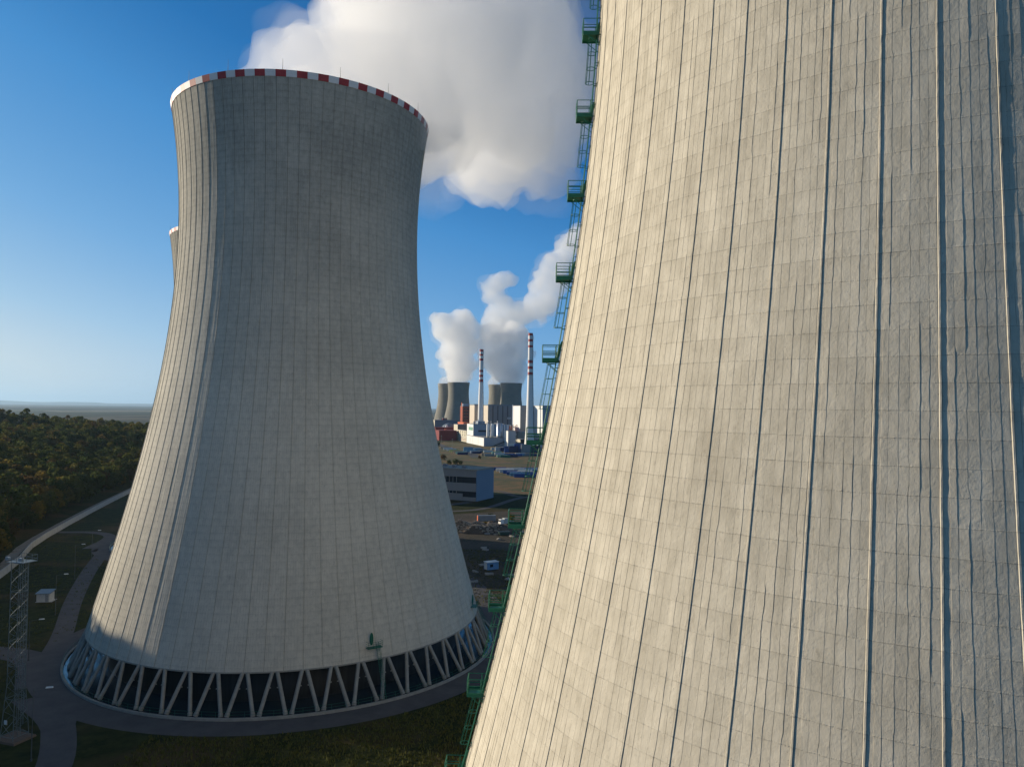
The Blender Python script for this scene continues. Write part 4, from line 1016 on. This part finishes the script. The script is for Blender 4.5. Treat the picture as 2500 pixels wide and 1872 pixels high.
for (x, y, s_, m, lb) in ((800, 1290, .30, M_yel, 'orange bush between the grey container and the earth heap'), (1150, 1240, .42, M_yel, 'yellow green bush beside the truck'), (870, 1190, .3, M_grn, 'dark green bush behind the grey container'),
                        (400, 470, .75, M_grn, 'large green bush on the meadow above the shaded hall'), (310, 462, .6, M_grn, 'green bush left of the large one on the meadow'), (470, 460, .5, M_grn, 'green bush right of the large one on the meadow'),
                        (230, 400, .7, M_brn, 'brown bush at the left edge of the meadow'), (160, 215, .8, M_grn, 'dark green bush beside the far road near the containers'), (720, 385, .45, M_brn, 'low brown scrub in the middle of the meadow')):
    P = at2(x, y); tree(P.x, P.y, 1, s_, m, lb, z=-3.6*s_)

# ------------------------------------------------------------------ far hills
def ridge(name, y, xs, hs_, colr):
    mb = MB(); n = len(xs); d = 1500
    V = [(x, y, -2) for x in xs]+[(x, y+d*.5, h) for x, h in zip(xs, hs_)]+[(x, y+d, -2) for x in xs]
    F_ = [(i, i+1, n+i+1, n+i) for i in range(n-1)]+[(n+i, n+i+1, 2*n+i+1, 2*n+i) for i in range(n-1)]
    return tag(mb.add(V, F_).build(name, plain(name+'_green', colr, .95), None, True), kind='structure')
xs = list(np.linspace(-26000, 9000, 90)); g4 = random.Random(8)
ridge('hills', 30000, xs, [max(5, 130*math.exp(-((x+21500)/5200)**2)+25*math.sin(x*.0007)+14*math.sin(x*.0021+1)+20+g4.uniform(-6, 6)) for x in xs], (.04, .055, .03))

#@@STEAM
# ------------------------------------------------------------------ steam plumes
def plume(name, spheres, dens, voxel, amp, label, nsub=140, seed=1, skip=0, wisp=0, parent=None, albedo=.9995, group='steam plumes', fscale=1.0):
    """union of puffs, remeshed to one billowing hull, filled with an even volume"""
    g = random.Random(seed); mb = MB(); ico = bmesh.new(); bmesh.ops.create_icosphere(ico, subdivisions=2, radius=1)
    iv = [v.co.copy() for v in ico.verts]; fi = [tuple(v.index for v in f.verts) for f in ico.faces]; ico.free()
    allsp = list(spheres)
    for _ in range(nsub):
        c, r = g.choice(spheres[skip:]); c = Vector(c)
        d = Vector((g.gauss(0, 1), g.gauss(0, 1), g.gauss(0, 1))).normalized()
        rr = r*g.uniform(.18, .42); allsp.append((c+d*r*g.uniform(.85, 1.02), rr))
    for c, r in allsp:
        c = Vector(c); mb.add([c+v*r for v in iv], fi)
    m = NT('steam_'+name+str(seed)); pv = m.n('ShaderNodeVolumePrincipled')
    pv.inputs['Color'].default_value = (albedo, albedo, albedo, 1); pv.inputs['Density'].default_value = dens
    pv.inputs['Anisotropy'].default_value = .4
    m.t.links.new(pv.outputs[0], m.out.inputs['Volume'])
    o = mb.build('steam_plume', m.m)
    rm = o.modifiers.new('remesh', 'REMESH'); rm.mode = 'VOXEL'; rm.voxel_size = voxel
    for k, (sc, st) in enumerate(((amp*2.6*fscale, amp*1.0), (amp*1.1*fscale, amp*.6), (amp*.5*fscale, amp*.34))):
        tx = bpy.data.textures.new('billow%d' % k, 'CLOUDS'); tx.noise_scale = sc; tx.noise_depth = 2
        dm = o.modifiers.new('billow', 'DISPLACE'); dm.texture = tx; dm.strength = st*2; dm.mid_level = .5; dm.texture_coords = 'GLOBAL'
    rm = o.modifiers.new('clean', 'REMESH'); rm.mode = 'VOXEL'; rm.voxel_size = voxel
    if parent: o.parent = parent; o.name = 'wisps'; return o
    tag(o, label, 'steam', group)
    if wisp: plume(name+'_wisps', [(c, r*1.10) for c, r in spheres[skip:]], wisp, voxel*1.5, amp*1.7, None, nsub, seed+40, parent=o)
    return o
plume('big', [((-50, 184, 114), 17), ((-46, 187, 123), 18), ((-66, 190, 133), 9), ((-58, 191, 137), 11), ((-49, 192, 140), 14), ((-41, 194, 141), 17), ((-36, 194, 134), 23), ((-26, 204, 146), 28), ((-16, 215, 160), 30), ((-24, 222, 170), 28),
              ((-10, 232, 172), 32), ((-3, 237, 155), 28), ((-2, 242, 147), 21), ((-9, 240, 182), 20)], .05, 1.2, 5.5,
      'huge white steam plume drifting right from the mouth of the large grey tower', seed=2, skip=2, nsub=190, wisp=.007)
def dsp(*L): return [(W(x*1.1302, y*1.1302, Y), r*1.1302*Y/F) for x, y, r, Y in L]
plume('left pair', dsp((990, 822, 20, 2050), (968, 824, 16, 2140), (985, 806, 28, 2060), (990, 785, 34, 2070), (985, 760, 36, 2080), (992, 735, 36, 2090), (1000, 712, 32, 2100), (1000, 692, 26, 2110), (958, 715, 24, 2090),
      (962, 700, 24, 2090), (945, 708, 13, 2090), (1015, 745, 20, 2100), (1005, 675, 14, 2110), (1020, 790, 14, 2080), (1030, 720, 16, 2100), (975, 770, 20, 2080), (940, 690, 14, 2100)), .035, 6, 16, 'steam plume rising from the left pair of far cooling towers', seed=4, wisp=.004)
plume('right pair', dsp((1102, 824, 20, 2050), (1066, 824, 14, 2180), (1098, 805, 30, 2060), (1085, 780, 34, 2070), (1078, 755, 32, 2090), (1100, 745, 28, 2100), (1075, 800, 22, 2080), (1118, 770, 22, 2080), (1130, 800, 14, 2060), (1048, 745, 22, 2090), (1052, 778, 18, 2080), (1130, 738, 24, 2100), (1140, 765, 16, 2090), (1060, 722, 24, 2120), (1110, 718, 24, 2120)), .035, 6, 16,
      'grey shaded steam rising from the right pair of far cooling towers', seed=5, wisp=.004)
plume('right drift', dsp((1085, 715, 26, 2200), (1070, 690, 26, 2230), (1095, 690, 30, 2240), (1125, 680, 28, 2260), (1155, 665, 28, 2280), (1185, 650, 28, 2300), (1085, 655, 24, 2250), (1060, 640, 20, 2250), (1075, 615, 24, 2250), (1095, 602, 20, 2250), (1050, 620, 14, 2250),
      (1205, 610, 28, 2300), (1178, 600, 24, 2300), (1190, 570, 22, 2300), (1215, 560, 28, 2300), (1228, 530, 26, 2300), (1160, 620, 20, 2280), (1245, 520, 30, 2300)), .022, 6, 16,
      'broken bank of steam drifting up to the right behind the green ladder', seed=6, nsub=200, wisp=.004)
plume('third', [((-108, 312, 117), 18), ((-104, 313, 126), 17), ((-88, 318, 138), 20), ((-70, 326, 146), 22)], .05, 1.6, 3.5, 'wisp of steam over the rim of the tower hidden at the left', seed=7, nsub=50)

# ------------------------------------------------------------------ haze
mb = MB().box((-46500, -3500, -3), (46500, 61500, 640))
m = NT('haze_air'); pv = m.n('ShaderNodeVolumePrincipled'); pv.inputs['Color'].default_value = (.52, .76, 1.0, 1); pv.inputs['Density'].default_value = 3.2e-5; pv.inputs['Anisotropy'].default_value = .3
m.t.links.new(pv.outputs[0], m.out.inputs['Volume'])
tag(mb.build('haze', m.m), 'thin blue air over the plain', kind='stuff')
